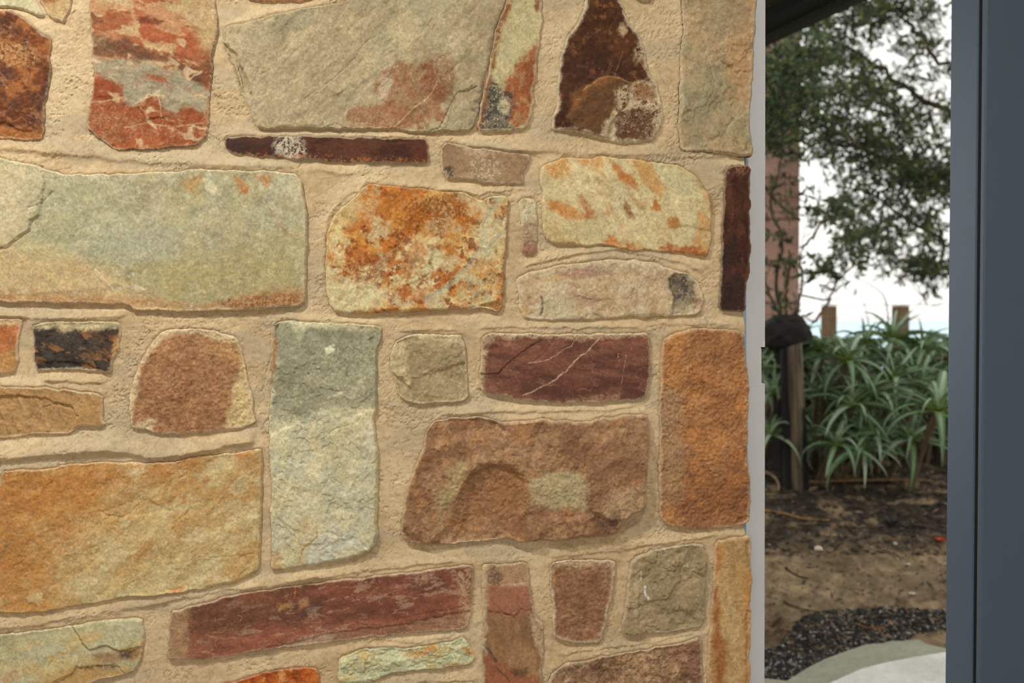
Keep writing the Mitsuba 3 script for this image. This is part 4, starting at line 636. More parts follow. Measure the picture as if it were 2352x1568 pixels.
RS = np.random.RandomState(12)
def chips(n, xy, size, flat, cols, seed, slim=1.0):
    """Little angular pieces lying on the ground, each a hull of its own, in one mesh."""
    r = np.random.RandomState(seed); base = np.array([[1, 0, 0], [-1, 0, 0], [0, 1, 0], [0, -1, 0], [0, 0, 1], [0, 0, -1.0]])
    fc = np.array([[0, 2, 4], [2, 1, 4], [1, 3, 4], [3, 0, 4], [2, 0, 5], [1, 2, 5], [3, 1, 5], [0, 3, 5]])
    s = size[0] + (size[1] - size[0]) * r.rand(n, 1) ** 2
    v = base[None] * s[:, :, None] * np.array([1, slim, flat]) * (0.7 + 0.6 * r.rand(n, 6, 3))
    a = r.rand(n) * 6.283; t = (r.rand(n) - 0.5) * 0.9
    v = np.stack([v[..., 0] * np.cos(t)[:, None] - v[..., 2] * np.sin(t)[:, None], v[..., 1], v[..., 0] * np.sin(t)[:, None] + v[..., 2] * np.cos(t)[:, None]], -1)
    v = np.stack([v[..., 0] * np.cos(a)[:, None] - v[..., 1] * np.sin(a)[:, None], v[..., 0] * np.sin(a)[:, None] + v[..., 1] * np.cos(a)[:, None], v[..., 2]], -1)
    z = ground(xy[:, 0], xy[:, 1]); v += np.stack([xy[:, 0], xy[:, 1], z + s[:, 0] * flat * 0.5], 1)[:, None]
    c = np.array([lin(q) for q in cols])[r.randint(0, len(cols), n)] * (0.7 + 0.6 * r.rand(n, 1))
    return mikit.ply((v.reshape(-1, 3), (fc[None] + 6 * np.arange(n)[:, None, None]).reshape(-1, 3)), 'chip_surface', color=np.clip(np.repeat(c, 6, 0), 0.005, 0.9))
gp_ = Polygon([tuple(hit(px, py)[:2]) for px, py in [(1640, 1530), (1755, 1500), (1800, 1490), (1840, 1440), (1880, 1415), (1949, 1400), (2060, 1400), (2177, 1404), (2300, 1400), (2300, 1440), (2177, 1437), (2110, 1447), (2074, 1462), (2027, 1476), (1991, 1478), (1949, 1492), (1894, 1512), (1855, 1531), (1808, 1562), (1755, 1556), (1640, 1590)]]).buffer(0)
bb = gp_.bounds; cand = np.stack([bb[0] + RS.rand(30000) * (bb[2] - bb[0]), bb[1] + RS.rand(30000) * (bb[3] - bb[1])], 1); cand = cand[shapely.contains_xy(gp_.buffer(0.02), cand[:, 0], cand[:, 1])][:6500]
put('dark_gravel', chips(len(cand), cand, (0.003, 0.011), 0.6, [(32, 33, 36), (44, 45, 48), (26, 26, 28), (58, 57, 56), (40, 40, 42), (52, 44, 38), (30, 31, 34), (84, 82, 80), (150, 148, 146)], 21, 0.6), kind='stuff', label='strip of dark gravel along the curved edge of the concrete', category='gravel')
xy = np.stack([0.7 + 2.6 * RS.rand(9000), 4.02 + 1.1 * RS.rand(9000)], 1)
put('bark_mulch', chips(len(xy), xy, (0.005, 0.024), 0.25, [(44, 39, 35), (58, 48, 40), (36, 32, 30), (96, 80, 62), (132, 114, 92), (70, 60, 52), (50, 51, 54), (40, 36, 33)], 22, 0.35), kind='stuff', label='dark bark mulch and litter on the upper part of the soil bank', category='mulch')
xy = np.stack([0.7 + 2.6 * RS.rand(4000), 3.45 + 0.7 * RS.rand(4000)], 1)
put('leaf_litter', chips(len(xy), xy, (0.003, 0.012), 0.3, [(58, 50, 42), (90, 74, 58), (60, 50, 42), (168, 150, 124), (110, 100, 70), (44, 38, 34)], 23, 0.5), kind='stuff', label='sparse crumbs and dry bits on the bare lower soil bank', category='litter')

def twig(pxs, rad, label, col, lift=0.006):
    P = np.array([hit(px, py) for px, py in pxs]); P[:, 2] = ground(P[:, 0], P[:, 1]) + lift
    v, f = tube(smooth_path(P, 14), np.linspace(rad, rad * 0.5, 14), 6, 0.3, len(label))
    put('fallen_twig', mikit.ply((v, f), 'wood_surface', smooth=True, color=np.tile(lin(col), (len(v), 1))), label=label, category='twig')
twig([(1740, 1176), (1790, 1181), (1850, 1196), (1905, 1200)], 0.006, 'long tan twig lying on the dark mulch beside the door jamb', (156, 120, 78))
twig([(1800, 1388), (1830, 1402), (1880, 1408)], 0.004, 'dark thin twig lying on the bare soil above the gravel', (60, 48, 38))
twig([(1803, 1310), (1835, 1325), (1860, 1330)], 0.004, 'dark twig in the middle of the bare soil bank', (58, 46, 38))
twig([(1775, 1438), (1795, 1422)], 0.004, 'short dark stick near the jamb just above the gravel', (50, 42, 36))
twig([(1757, 1090), (1780, 1105), (1788, 1130)], 0.007, 'bent pale root at the foot of the charred post', (150, 128, 100), 0.012)
twig([(1850, 1114), (1950, 1112), (2050, 1108), (2140, 1108)], 0.007, 'long tan dead stalk lying along the foot of the aloe hedge', (146, 114, 78), 0.012)
twig([(1965, 1438), (2000, 1448), (2040, 1446)], 0.003, 'reddish brown stick lying on the dark gravel', (140, 94, 60), 0.014)
def pebble(px, py, r, col, label, name='pebble', cat='stone', sq=(1, 0.8, 0.6)):
    p = hit(px, py); m = trimesh.creation.icosphere(2, r); v = np.array(m.vertices)
    v = v * (0.75 + 0.5 * meshkit.fbm(v / r * 1.3 + px, 2, 3))[:, None] * np.array(sq) + [p[0], p[1], float(ground(p[0], p[1])) + r * 0.4]
    put(name, mikit.ply((v, m.faces), 'chip_surface', smooth=True, color=np.tile(lin(col), (len(v), 1))), label=label, category=cat)
pebble(1880, 1266, 0.017, (214, 206, 190), 'larger white pebble on the soil bank left of its middle')
pebble(2056, 1253, 0.009, (216, 210, 200), 'small white pebble near the top of the bare soil at right')
pebble(2087, 1298, 0.007, (206, 200, 188), 'tiny white pebble in the middle right of the soil bank')
pebble(2095, 1367, 0.010, (190, 178, 160), 'pale flat pebble on the soil just above the gravel at right', sq=(1.4, 1, 0.5))
pebble(2118, 1480, 0.007, (214, 206, 186), 'pale pebble on the edge of the concrete apron')
pebble(2106, 1531, 0.007, (50, 44, 38), 'dark seed lying on the pale concrete path', 'seed', 'seed', (1.3, 0.8, 0.6))
pebble(2078, 1512, 0.005, (52, 46, 40), 'dark seed lying on the green grey concrete apron', 'seed', 'seed', (1.3, 0.8, 0.6))

# dead rosette and red petals on the bank
def strip_leaf(length, width, curl, seg=9, droop=0.0, thick=0.25):
    """One pointed, channelled leaf that leaves the origin along +x and bends down."""
    t = np.linspace(0, 1, seg + 1); ang = droop - curl * t ** 1.4; ds = length / seg
    x = np.concatenate([[0], np.cumsum(np.cos(ang[:-1]) * ds)]); z = np.concatenate([[0], np.cumsum(np.sin(ang[:-1]) * ds)])
    w = width * np.clip(1.0 - t ** 1.6, 0.02, 1) * (0.75 + 0.25 * np.clip(t * 6, 0, 1)); th = thick * w
    n = np.stack([-np.sin(ang), np.cos(ang)], 1)
    V = []
    for k in range(seg + 1):
        c = np.array([x[k], 0, z[k]]); nn = np.array([n[k, 0], 0, n[k, 1]])
        V += [c + nn * th[k] * 0.9 + [0, w[k] / 2, 0], c + nn * th[k] * 0.1, c + nn * th[k] * 0.9 - [0, w[k] / 2, 0], c - nn * th[k] * 0.9]
    Fc = []
    for k in range(seg):
        for j in range(4):
            a, b = 4 * k + j, 4 * k + (j + 1) % 4; Fc += [[a, b, b + 4], [a, b + 4, a + 4]]
    Fc += [[0, 3, 2], [0, 2, 1], [4 * seg, 4 * seg + 1, 4 * seg + 2], [4 * seg, 4 * seg + 2, 4 * seg + 3]]
    return np.array(V), np.array(Fc), np.repeat(t, 4)
scene['aloe_surface'] = {'type': 'twosided', 'bsdf': {'type': 'principled', 'base_color': {'type': 'mesh_attribute', 'name': 'vertex_color'}, 'roughness': 0.36, 'specular': 0.55}}
r = np.random.RandomState(5); items = []; p0 = hit(2050, 1208); p0[2] = ground(p0[0], p0[1])
for k in range(11):
    v, f, _ = strip_leaf(0.07 + 0.03 * r.rand(), 0.012, 0.8 + r.rand(), 5, 0.9)
    R = trimesh.transformations.rotation_matrix(k * 2.4, [0, 0, 1])[:3, :3]; items.append((v @ R.T + p0, f))
v, f = joinvf(items); put('dead_rosette', mikit.ply((v, f), 'chip_surface', color=np.tile(lin((60, 58, 58)), (len(v), 1))), label='withered dark grey rosette lying on the soil bank', category='dead plant')
items = []; p0 = hit(2160, 1250); p0[2] = ground(p0[0], p0[1])
for k in range(5):
    v, f, _ = strip_leaf(0.035, 0.016, 0.9, 4, 0.5); R = trimesh.transformations.rotation_matrix(k * 1.3, [0, 0, 1])[:3, :3]; items.append((v @ R.T + p0 + [0, 0, 0.008], f))
v, f = joinvf(items); put('fallen_flower', mikit.ply((v, f), 'chip_surface', color=np.tile(lin((186, 70, 44)), (len(v), 1))), label='small red fallen flower on the soil at the right', category='flower')

# ---------------------------------------------------------------- outside: eave, pier, posts, sea
material('eave_paint', (64, 66, 58), 0.7, 0.2); material('eave_dark', (42, 43, 40), 0.6, 0.3)
e1, e0 = on_ground(1757, 108, 2.40), on_ground(1990, 0, 2.40)
ed = (e1 - e0) / np.linalg.norm(e1 - e0); en = np.array([ed[1], -ed[0], 0.0]); en = en if en[0] < 0 else -en      # en: towards the left, under the roof
A, B = e0 - ed * 0.9, e1 + ed * 0.9
def along(a0, a1, z0, z1): return hull8([q + en * a + np.array([0, 0, z - 2.40]) for q in (A, B) for a in (a0, a1) for z in (z0, z1)])
ev = root('verandah_roof', kind='structure', label='dark eave of the house crossing the top of the opening')
put('soffit', mikit.ply(along(0.16, 2.0, 2.47, 2.53), 'eave_paint'), ev); put('beam', mikit.ply(along(0.055, 0.17, 2.43, 2.56), 'eave_dark'), ev); put('gutter', mikit.ply(along(0.0, 0.05, 2.40, 2.50), 'eave_paint'), ev)

pier = root('brick_pier', kind='structure', label='reddish brown block pier of the house behind the shrub')
material('pier_joint', (84, 70, 62), 0.9, 0.1)
for j, c in enumerate([(186, 148, 134), (178, 140, 126), (192, 154, 140)]):
    a_ = [float(q) for q in lin(c)]
    def fn(p, n, uv, a_=a_): return mi.Color3f(*a_) * (0.75 + 0.5 * mikit.fbm(p.x * 14, p.y * 14, p.z * 22, 4))
    material(f'pier_block_{j}', mikit.proc(fn), 0.85, 0.2)
YP = 7.2; xR = float(at(1837, 600, YP)[0]); xL = float(at(1690, 600, YP)[0])
put('core', mikit.ply(bevel_box((xL + 0.008, YP + 0.012, 0.0), (xR - 0.008, YP + 0.5, 3.6)), 'pier_joint'), pier)
hz = float(at(1800, 408, YP)[2]); step = 95.5 * YP / F; rowz = hz - math.ceil(hz / step) * step
k = 0
while rowz < 3.5:
    cut = [xL, xL + (xR - xL) * (0.78 if k % 2 else 0.42), xR]
    for a, b in zip(cut[:-1], cut[1:]):
        put('brick', mikit.ply(bevel_box((a + 0.002, YP, max(rowz + 0.004, 0.0)), (b - 0.002, YP + 0.09, rowz + step - 0.004), 0.006), f'pier_block_{k % 3}'), pier)
    put('brick', mikit.ply(bevel_box((xR - 0.09, YP + 0.094, max(rowz + 0.004, 0.0)), (xR, YP + 0.5, rowz + step - 0.004), 0.006), f'pier_block_{(k + 1) % 3}'), pier)
    rowz += step; k += 1

def grain_wood(v, cols, sc, seed):
    t = spread(f2((v[:, 0] * 0.8 + v[:, 1] * 0.6) * sc, v[:, 2] * sc * 0.08, seed, 4, 0.65), 2.4)[:, None]
    return lin(cols[0]) * (1 - t) + lin(cols[1]) * t
def post(px0, px1, ptop, y, label):
    w = (px1 - px0) * y / F / 1.25; c = at((px0 + px1) / 2, ptop, y); z0 = float(ground(c[0], y)) - 0.1
    m = bevel_box((-w / 2, -w / 2, z0), (w / 2, w / 2, c[2]), 0.008).subdivide_to_size(0.03); v = np.array(m.vertices); col = grain_wood(v, [(146, 118, 90), (104, 84, 66)], 50, int(px0))
    R = trimesh.transformations.rotation_matrix(0.42, [0, 0, 1])[:3, :3]; v = v @ R.T + [c[0], y, 0]
    put('fence_post', mikit.ply((v, m.faces), 'wood_surface', color=col), label=label, category='post')
post(1887, 1921, 702, 6.8, 'square tan timber fence post nearer the pier'); post(2050, 2087, 702, 6.8, 'square tan timber fence post nearer the sliding door')
material('wire_metal', (130, 124, 116), 0.5, 0.5)
def wire(pya, pyb, y, rad, label):
    a, b = at(1500, pya, y), at(2500, pyb, y); P = np.linspace(a, b, 20); P[:, 2] -= 0.02 * (1 - np.linspace(-1, 1, 20) ** 2)
    put('fence_wire', mikit.ply(tube(P, rad, 5), 'wire_metal', smooth=True), label=label, category='wire')
wire(692, 694, 6.75, 0.0035, 'thin fence wire running just above the tops of the posts'); wire(722, 724, 6.75, 0.0025, 'lower thin fence wire strung between the timber posts'); wire(406, 409, 9.0, 0.004, 'overhead wire crossing the sky right of the block pier')

def sea_fn(p, n, uv): return mikit.mix((0.36, 0.48, 0.54), (0.46, 0.57, 0.62), mikit.fbm(p.x * 0.05, p.y * 0.008, 1.0, 4))
material('sea_water', mikit.proc(sea_fn), 1.0, 0.0)
sv = np.array([[-9000, 24, -9.0], [9000, 24, -9.0], [9000, 15000, -9.0], [-9000, 15000, -9.0]], float)
put('sea', mikit.ply((sv, np.array([[0, 1, 2], [0, 2, 3]])), 'sea_water'), kind='structure', label='pale blue sea reaching the horizon behind the fence posts')

# the charred post and the black stump behind it
yq = 4.72; top, bot = at(1816, 797, yq), at(1829, 1128, yq); bot[2] = float(ground(bot[0], yq)) - 0.06
nz, na = 46, 40; tz = np.linspace(0, 1, nz); an = np.arange(na) * 2 * np.pi / na
A2, Z2 = np.meshgrid(an, tz); rr = 0.052 / np.maximum(np.abs(np.cos(A2 + 0.3)) ** 4 + np.abs(np.sin(A2 + 0.3)) ** 4, 1e-6) ** 0.25
rr = rr * (1 + 0.5 * (f2(A2 * 3.5, Z2 * 2.2, 871, 3, 0.6) - 0.5)) * (0.93 + 0.16 * (1 - Z2))
cx_ = bot[None] + (top - bot)[None] * tz[:, None]
PV = np.stack([cx_[:, 0][:, None] + rr * np.cos(A2), cx_[:, 1][:, None] + rr * np.sin(A2), cx_[:, 2][:, None] + 0 * rr + (Z2 == 1) * 0.02 * np.cos(A2 + 0.6)], -1).reshape(-1, 3)
ii = np.arange(nz * na).reshape(nz, na); jj = np.roll(ii, -1, 1)
pf = np.concatenate([np.stack([ii[:-1], jj[:-1], jj[1:]], -1).reshape(-1, 3), np.stack([ii[:-1], jj[1:], ii[1:]], -1).reshape(-1, 3)])
PV = np.vstack([PV, PV[-na:].mean(0) + [0, 0, 0.004]]); pf = np.vstack([pf, np.stack([ii[-1], np.roll(ii[-1], -1), np.full(na, len(PV) - 1)], 1)])
aa, zz = np.append(A2.ravel(), 0), np.append(Z2.ravel(), 1)
char = sstep(0.33, 0.5, spread(f2(aa * 3.2, zz * 2.0 + 3, 881, 4, 0.6), 1.6) * 0.5 + 0.6 * sstep(0.15, 0.4, np.cos(aa - 2.9)) + 0.5 * sstep(0.5, 0.8, np.cos(aa - 6.1)) * (zz < 0.62) + 0.25 * np.clip(0.35 - zz, 0, 1))[:, None]
wc = (lin((112, 100, 83)) * (1 - sstep(.35, .7, spread(f2(aa * 6, zz * 1.5, 895, 3), 2))[:, None] * 0.65)) * (1 - char) + lin((34, 33, 34)) * char; wc = wc * (0.6 + 0.8 * f2(aa * 9, zz * 5, 891, 3))[:, None]
put('charred_post', mikit.ply((PV, pf), 'wood_surface', smooth=True, color=np.clip(wc, 0.008, 0.9)), label='short charred wooden post with bare tan wood on its front', category='post')
m = trimesh.creation.icosphere(4, 1.0); v = np.array(m.vertices); ys_ = 5.0
c = at(1806, 768, ys_); v = v * (0.85 + 0.36 * meshkit.fbm(v * 2.2 + 4, 4, 9))[:, None] * np.array([56, 50, 46]) * ys_ / F + c
tv, tf = tube(smooth_path([c + [0, 0, 0.02], c + [0.0, 0.03, -0.3], [c[0] + 0.03, ys_ + 0.05, float(ground(c[0], ys_)) - 0.06]], 14), np.linspace(0.05, 0.075, 14), 10, 0.25, 3)
sv2, sf2 = joinvf([(v, m.faces), (tv, tf)]); st_c = np.clip(lin((44, 42, 40)) * (0.5 + 1.0 * f2(sv2[:, 0] * 30 + sv2[:, 1] * 20, sv2[:, 2] * 30, 893, 3))[:, None], 0.004, 0.5)
put('burnt_stump', mikit.ply((sv2, sf2), 'wood_surface', smooth=True, color=st_c), label='blackened knotty stump behind the charred post', category='tree stump')

# ---------------------------------------------------------------- outside: aloes
vary = []
r = np.random.RandomState(31)
for k, (cu, wd) in enumerate([(1.3, 0.046), (2.0, 0.042), (0.8, 0.042), (2.7, 0.038), (1.6, 0.050)]):
    for tone in range(3):
        v, f, t = strip_leaf(0.34, wd, cu, 9, 0.0)
        c0, c1 = [((140, 162, 76), (128, 154, 120)), ((128, 156, 100), (150, 170, 142)), ((150, 166, 80), (106, 136, 98))][tone]
        e = np.clip(t * 3.2, 0, 1)[:, None]; col = lin(c0) * (1 - e) + lin(c1) * e
        tip = np.clip((t - 0.9) * 8, 0, 1)[:, None]; col = col * (1 - tip) + lin((120, 104, 72)) * tip
        vary.append(mikit.ply((v, f), 'aloe_surface', smooth=True, color=col))
material('aloe_stem', (104, 92, 74), 0.9, 0.1)
AL = []
def aloe(px, py, y, size, n, label, group=None, seed=0, lean=(0, 0)):
    r = np.random.RandomState(seed); c = at(px, py, y)
    kw = {'group': group} if group else {}
    a = root('aloe', label=label, category='aloe', **kw)
    g = float(ground(c[0], y)); foot = np.array([c[0] + 0.1 * (r.rand() - 0.5), y + 0.15 + 0.1 * r.rand(), g - 0.02])
    put('stem', mikit.ply(tube(smooth_path([foot, (foot + c) / 2 + [0, 0.03, 0], c - [0, 0, 0.01]], 8), [0.016] * 8, 7, 0.2, seed), 'aloe_stem', smooth=True), a)
    for k in range(n):
        q = (k + 0.5) / n; az = math.degrees(k * 2.39996) + 30 * (r.rand() - 0.5) + seed * 40; el = 84 - 96 * q ** 0.85 + 14 * (r.rand() - 0.5)
        s = size * (0.62 + 0.48 * min(1, q * 1.6)) * (0.85 + 0.3 * r.rand())
        shape = dict(vary[r.randint(0, len(vary))])
        shape['to_world'] = T().translate(c.tolist()).rotate([1, 0, 0], lean[0]).rotate([0, 1, 0], lean[1]).rotate([0, 0, 1], az).rotate([0, 1, 0], -el).rotate([1, 0, 0], 16 * (r.rand() - 0.5)).scale([s, s, s])
        put('leaf', shape, a)
named = [(1945, 828, 4.80, 0.86, 18, 'aloe rosette with long pale leaves at the upper left of the hedge'), (2047, 777, 5.1, 0.85, 16, 'aloe rosette sending leaves up in front of the right fence post'), (2000, 906, 4.76, 0.8, 18, 'aloe rosette at the centre of the hedge'),
         (1956, 932, 4.70, 0.75, 17, 'aloe rosette left of the hedge centre with hanging leaves'), (2003, 999, 4.66, 0.7, 16, 'aloe rosette low at the centre of the hedge'), (1922, 1022, 4.62, 0.75, 16, 'aloe rosette low beside the charred post'),
         (1982, 1036, 4.60, 0.7, 16, 'lowest aloe rosette just above the soil'), (2152, 945, 4.45, 1.05, 15, 'largest aloe rosette with broad leaves at the door edge'), (2054, 872, 4.84, 0.85, 16, 'aloe rosette with straight spreading leaves right of the hedge centre'),
         (2120, 800, 5.1, 0.8, 15, 'aloe rosette near the top right of the hedge'), (1775, 905, 4.9, 0.8, 15, 'aloe rosette at the left of the charred post beside the jamb'), (1888, 806, 5.0, 0.75, 15, 'aloe rosette between the stump and the left fence post'), (2056, 938, 4.78, 0.55, 13, 'small pale aloe rosette right of the hedge centre'),
         (1895, 900, 4.86, 0.75, 15, 'aloe rosette close to the right side of the charred post'), (2110, 890, 4.8, 0.8, 15, 'aloe rosette tucked above the broad leaved one'), (2090, 1010, 4.62, 0.7, 14, 'aloe rosette low at the right of the hedge'), (1985, 790, 5.05, 0.7, 14, 'aloe rosette on the skyline between the two fence posts'), (1770, 1000, 4.75, 0.7, 14, 'aloe rosette low at the left beside the jamb')]
for i, (px, py, y, s, n, lab) in enumerate(named): aloe(px, py, y, s, n, lab, None, 100 + i, (18, 0))
r = np.random.RandomState(77)
for i in range(40):
    y = 5.0 + 0.7 * ((i * 0.7548) % 1); px = 1735 + (i * 0.618 % 1) * 560; py = 796 + 250 * ((i * 0.381 + 0.2) % 1)
    aloe(px, py, y, 0.7 + 0.25 * r.rand(), 13, 'grey green aloe rosette deeper in the hedge above the soil bank', 'aloes deeper in the hedge', 200 + i, (14, 0))
r = np.random.RandomState(78); items, cols_ = [], []
for i in range(2600):
    v, f, t = strip_leaf(0.22 + 0.1 * r.rand(), 0.04, 0.8 + 1.6 * r.rand(), 4)
    y = 5.45 + 1.0 * r.rand(); x = 0.9 + 2.9 * r.rand(); top = 1.13 - 50 * y / F; z0 = float(_gz(y)); z = z0 + (top - z0 - 0.05) * r.rand() ** 0.8
    M = trimesh.transformations.euler_matrix(0.6 * r.randn(), -0.9 * r.rand(), 6.283 * r.rand(), 'sxyz')[:3, :3]
    items.append((v @ M.T + [x, y, z], f)); cols_.append(np.tile(lin([(104, 130, 92), (90, 116, 80), (120, 142, 104), (108, 96, 70)][r.randint(4)]), (len(v), 1)))
v, f = joinvf(items)
put('aloe_thicket', mikit.ply((v, f), 'aloe_surface', smooth=True, color=np.vstack(cols_)), kind='stuff', label='tangle of aloe leaves filling the back of the hedge', category='aloe leaves')

# ---------------------------------------------------------------- outside: shrub and trees
scene['leaf_surface'] = {'type': 'principledthin', 'base_color': {'type': 'mesh_attribute', 'name': 'vertex_color'}, 'roughness': 0.42, 'diff_trans': 0.55}
def leaves_mesh(pos, direc, length, width, cols, seed):
    """Folded pointed leaves, four triangles each."""
    r = np.random.RandomState(seed); n = len(pos)
    d = direc / np.linalg.norm(direc, axis=1, keepdims=True); u = r.randn(n, 3); s = np.cross(d, u); s /= np.linalg.norm(s, axis=1, keepdims=True); nn = np.cross(d, s)
    L = (length * (0.7 + 0.6 * r.rand(n)))[:, None]; W = (width * (0.7 + 0.6 * r.rand(n)))[:, None]
    a, t = pos, pos + d * L - nn * L * 0.12; mid = pos + d * L * 0.5
    v = np.stack([a, mid + s * W / 2 + nn * W * 0.15, t, mid - s * W / 2 + nn * W * 0.15, mid], 1).reshape(-1, 3)
    f = (np.array([[0, 1, 4], [1, 2, 4], [2, 3, 4], [3, 0, 4]])[None] + 5 * np.arange(n)[:, None, None]).reshape(-1, 3)
    c = np.array([lin(q) for q in cols])[r.randint(0, len(cols), n)] * (0.75 + 0.5 * r.rand(n, 1))
    return v, f, np.repeat(c, 5, 0)
def foliage(blobs, leaf, cols, seed, twig_len=0.2, per=14):
    """Leafy twigs filling soft ellipses (px, py, rx, ry, depth, spread of depth, twigs, angle)."""
    r = np.random.RandomState(seed); P, Dv, tw = [], [], []
    for px, py, rx, ry, y, dy, n, ang in blobs:
        for _ in range(int(n)):
            q = r.rand() ** 0.5 * 1.08; ph = r.rand() * 6.283; u, w = q * math.cos(ph) * rx, q * math.sin(ph) * ry; a = math.radians(ang)
            yy = y + dy * (r.rand() - 0.5) * 2; o = at(px + u * math.cos(a) - w * math.sin(a), py + u * math.sin(a) + w * math.cos(a), yy)
            th = r.rand() * 6.283; dirv = np.array([math.cos(th), 0.8 * (r.rand() - 0.5), 0.7 * math.sin(th) + 0.15]); dirv /= np.linalg.norm(dirv)
            Lt = twig_len * (0.6 + 0.8 * r.rand()); bend = np.array([0, 0, -0.35 * r.rand()]) * Lt
            pts = np.array([o + dirv * Lt * t + bend * t * t for t in np.linspace(0, 1, 4)]); tw.append(tube(pts, np.linspace(0.0028, 0.0012, 4), 3))
            ts = r.rand(per); c = o + dirv * Lt * ts[:, None] + bend * (ts ** 2)[:, None]
            side = r.randn(per, 3); P.append(c); Dv.append(dirv * 0.9 + side * 0.7)
    v, f, c = leaves_mesh(np.vstack(P), np.vstack(Dv), leaf[0], leaf[1], cols, seed + 1)
    return mikit.ply((v, f), 'leaf_surface', color=np.clip(c, 0.01, 0.9)), joinvf(tw)
material('branch_bark', (86, 74, 60), 0.9, 0.15)
GREENS = [(74, 88, 66), (60, 75, 56), (102, 110, 66), (88, 101, 82), (122, 128, 74), (66, 82, 70)]
def limb(pxs, y0, y1, r0, r1, seed=0):
    P = np.array([at(px, py, y0 + (y1 - y0) * k / (len(pxs) - 1)) for k, (px, py) in enumerate(pxs)])
    n = 5 * len(pxs); S_ = smooth_path(P, n); w = np.random.RandomState(seed).randn(n, 3) * r0 * 0.5; w[0] = w[-1] = 0
    return tube(S_ + w, np.linspace(r0, r1, n), 6, 0.2, seed)

tr = root('tree', label='large tree spreading small leaved branches across the sky from the right', category='tree')
gx_ = 3.55; base = np.array([gx_, 7.4, float(ground(gx_, 7.4)) - 0.1])
trunk = tube(smooth_path([base, base + [-0.05, 0, 0.9], base + [0.05, -0.1, 1.9], base + [-0.1, -0.1, 3.2], base + [-0.3, 0, 4.2]], 24), np.linspace(0.12, 0.05, 24), 10, 0.2, 2)
put('trunk', mikit.ply(trunk, 'branch_bark', smooth=True), tr)
limbs = [([(2330, 300), (2176, 260), (2060, 180), (1950, 110), (1860, 60)], 7.4, 6.8, 0.03, 0.008), ([(2330, 470), (2190, 440), (2080, 385), (1960, 335), (1880, 285), (1838, 268)], 7.4, 6.4, 0.03, 0.008),
         ([(2340, 560), (2200, 560), (2110, 520), (2040, 470), (1980, 440)], 7.4, 7.0, 0.025, 0.006), ([(2350, 680), (2200, 632), (2110, 612), (2020, 575)], 7.4, 7.0, 0.02, 0.005), ([(2300, 180), (2176, 150), (2100, 70), (2050, 10)], 7.4, 7.0, 0.022, 0.008),
         ([(2045, 610), (2042, 560), (2038, 480)], 6.9, 6.9, 0.010, 0.005), ([(2060, 270), (2000, 250), (1940, 240), (1890, 210)], 7.0, 6.7, 0.010, 0.004), ([(2120, 520), (2070, 470), (2010, 440), (1940, 440)], 7.0, 6.9, 0.008, 0.003), ([(2100, 390), (2050, 330), (1990, 300), (1920, 200)], 7.0, 6.8, 0.010, 0.004)]
for i, a in enumerate(limbs): put('branch', mikit.ply(limb(*a, seed=i), 'branch_bark', smooth=True), tr)
TB = [(1930, 45, 100, 30, 6.9, 0.4, 96, -15), (1890, 140, 76, 60, 6.8, 0.4, 80, 0), (1990, 190, 80, 60, 6.9, 0.5, 83, 10), (2065, 250, 84, 56, 7.0, 0.5, 83, 20), (2140, 300, 54, 60, 7.0, 0.5, 48, 0), (1880, 250, 66, 50, 6.6, 0.4, 54, 20),
      (1960, 312, 90, 30, 6.8, 0.4, 83, 24), (1880, 310, 40, 40, 6.7, 0.3, 25, 0), (2000, 355, 90, 24, 6.8, 0.4, 64, 20), (2085, 400, 96, 28, 7.0, 0.4, 134, 14), (2150, 410, 50, 40, 7.0, 0.4, 64, 0), (2110, 90, 90, 12, 7.0, 0.3, 22, 30), (2130, 160, 60, 22, 7.0, 0.3, 28, 40), (2140, 20, 60, 20, 7.0, 0.3, 22, 0), (2010, 20, 90, 26, 7.0, 0.3, 64, 0),
      (1985, 470, 70, 44, 6.9, 0.4, 41, -20), (2040, 500, 60, 56, 6.9, 0.4, 51, 0), (2125, 525, 64, 30, 7.0, 0.4, 41, 30), (2110, 608, 90, 14, 7.0, 0.4, 64, 14), (2155, 625, 44, 10, 7.0, 0.3, 28, 8), (1960, 565, 56, 20, 6.8, 0.3, 22, -10),
      (2330, 200, 80, 220, 7.3, 0.7, 176, 0), (2330, 540, 60, 90, 7.3, 0.6, 64, 0), (2100, -150, 320, 100, 7.2, 0.9, 320, 0)]
lv, tws = foliage(TB, (0.066, 0.018), GREENS, 51, 0.20, 9)
put('leaves', lv, tr, kind='stuff', label='small narrow dark green leaves'); put('twigs', mikit.ply(tws, 'branch_bark'), tr, kind='stuff')

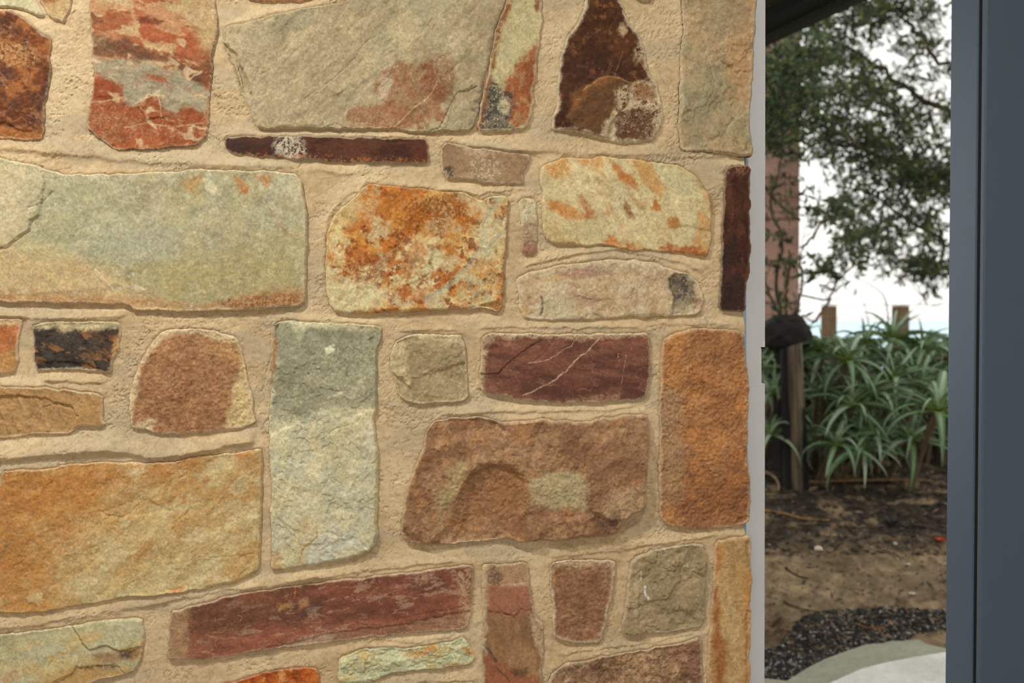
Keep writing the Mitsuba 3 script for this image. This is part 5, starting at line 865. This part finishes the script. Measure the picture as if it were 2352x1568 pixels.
sh = root('shrub', label='leafy shrub growing out of the burnt stump in front of the block pier', category='shrub')
stems = [([(1792, 735), (1783, 660), (1786, 610), (1800, 560), (1770, 470), (1790, 380), (1800, 250)], 5.0, 5.2, 0.010, 0.004), ([(1808, 735), (1806, 660), (1815, 615), (1812, 575)], 5.0, 5.0, 0.009, 0.005), ([(1800, 740), (1770, 680), (1757, 640), (1740, 560)], 5.0, 4.9, 0.008, 0.004),
         ([(1768, 444), (1795, 472), (1838, 506)], 5.0, 5.3, 0.008, 0.006), ([(1840, 568), (1868, 540), (1896, 492), (1905, 465), (1925, 440)], 5.3, 5.6, 0.008, 0.004), ([(1866, 740), (1905, 690), (1918, 655), (1955, 610), (1985, 570), (2010, 530)], 5.2, 5.8, 0.008, 0.004),
         ([(1838, 677), (1870, 684), (1905, 690)], 5.2, 5.3, 0.006, 0.006), ([(1838, 590), (1880, 584), (1925, 586)], 5.3, 5.6, 0.004, 0.002), ([(2040, 760), (2040, 720), (2030, 680), (2000, 655), (1950, 632)], 5.5, 5.6, 0.005, 0.002), ([(2130, 690), (2100, 660), (2080, 625)], 5.8, 6.0, 0.004, 0.002), ([(1830, 740), (1835, 690), (1842, 640), (1838, 600), (1850, 560)], 5.1, 5.3, 0.008, 0.004),
         ([(1905, 690), (1950, 676), (1990, 668)], 5.4, 5.6, 0.003, 0.0015), ([(1995, 745), (1988, 710), (1980, 680)], 5.6, 5.6, 0.003, 0.0015), ([(1842, 560), (1852, 510), (1858, 470)], 5.4, 5.5, 0.003, 0.0015), ([(1896, 492), (1880, 470), (1872, 446)], 5.5, 5.5, 0.003, 0.0015), ([(1905, 690), (1885, 660), (1872, 630)], 5.4, 5.5, 0.003, 0.0015), ([(2130, 700), (2105, 655), (2070, 620), (2050, 605)], 5.8, 6.2, 0.004, 0.002)]
for i, a in enumerate(stems): put('stem', mikit.ply(limb(*a, seed=40 + i), 'branch_bark', smooth=True), sh)
SB = [(1795, 150, 50, 46, 5.4, 0.4, 70, 0), (1790, 215, 56, 40, 5.3, 0.4, 76, 0), (1795, 290, 50, 36, 5.3, 0.4, 60, 0), (1785, 340, 46, 16, 5.2, 0.3, 16, 0), (1850, 200, 40, 60, 5.5, 0.4, 34, 0), (1700, 250, 70, 140, 5.2, 0.5, 140, 0), (1860, 120, 40, 26, 5.5, 0.3, 40, 0),
      (1775, 440, 20, 10, 5.0, 0.05, 4, 0), (1768, 486, 14, 10, 5.0, 0.05, 4, 0), (1812, 456, 16, 5, 5.1, 0.05, 4, 0), (1766, 535, 12, 10, 5.0, 0.05, 4, 0), (1764, 605, 12, 22, 5.0, 0.05, 7, 0), (1805, 608, 16, 12, 5.0, 0.05, 4, 0), (1820, 562, 6, 6, 5.0, 0.05, 1, 0),
      (1872, 450, 16, 14, 5.5, 0.1, 4, 0), (1866, 502, 12, 6, 5.5, 0.1, 2, 0), (1905, 490, 26, 36, 5.6, 0.2, 16, -40), (1935, 582, 40, 16, 5.6, 0.2, 20, -30), (1880, 622, 34, 16, 5.5, 0.2, 13, 20), (1930, 640, 36, 14, 5.5, 0.2, 7, 0), (1985, 555, 44, 30, 5.8, 0.3, 26, 0), (1955, 470, 40, 44, 5.8, 0.3, 24, 0), (1810, 725, 26, 12, 4.95, 0.1, 6, 0)]
lv, tws = foliage(SB, (0.05, 0.016), [(66, 82, 62), (84, 102, 78), (106, 120, 92), (58, 72, 56), (116, 126, 78)], 61, 0.12, 9)
put('leaves', lv, sh, kind='stuff', label='small green leaves in loose clusters'); put('twigs', mikit.ply(tws, 'branch_bark'), sh, kind='stuff')
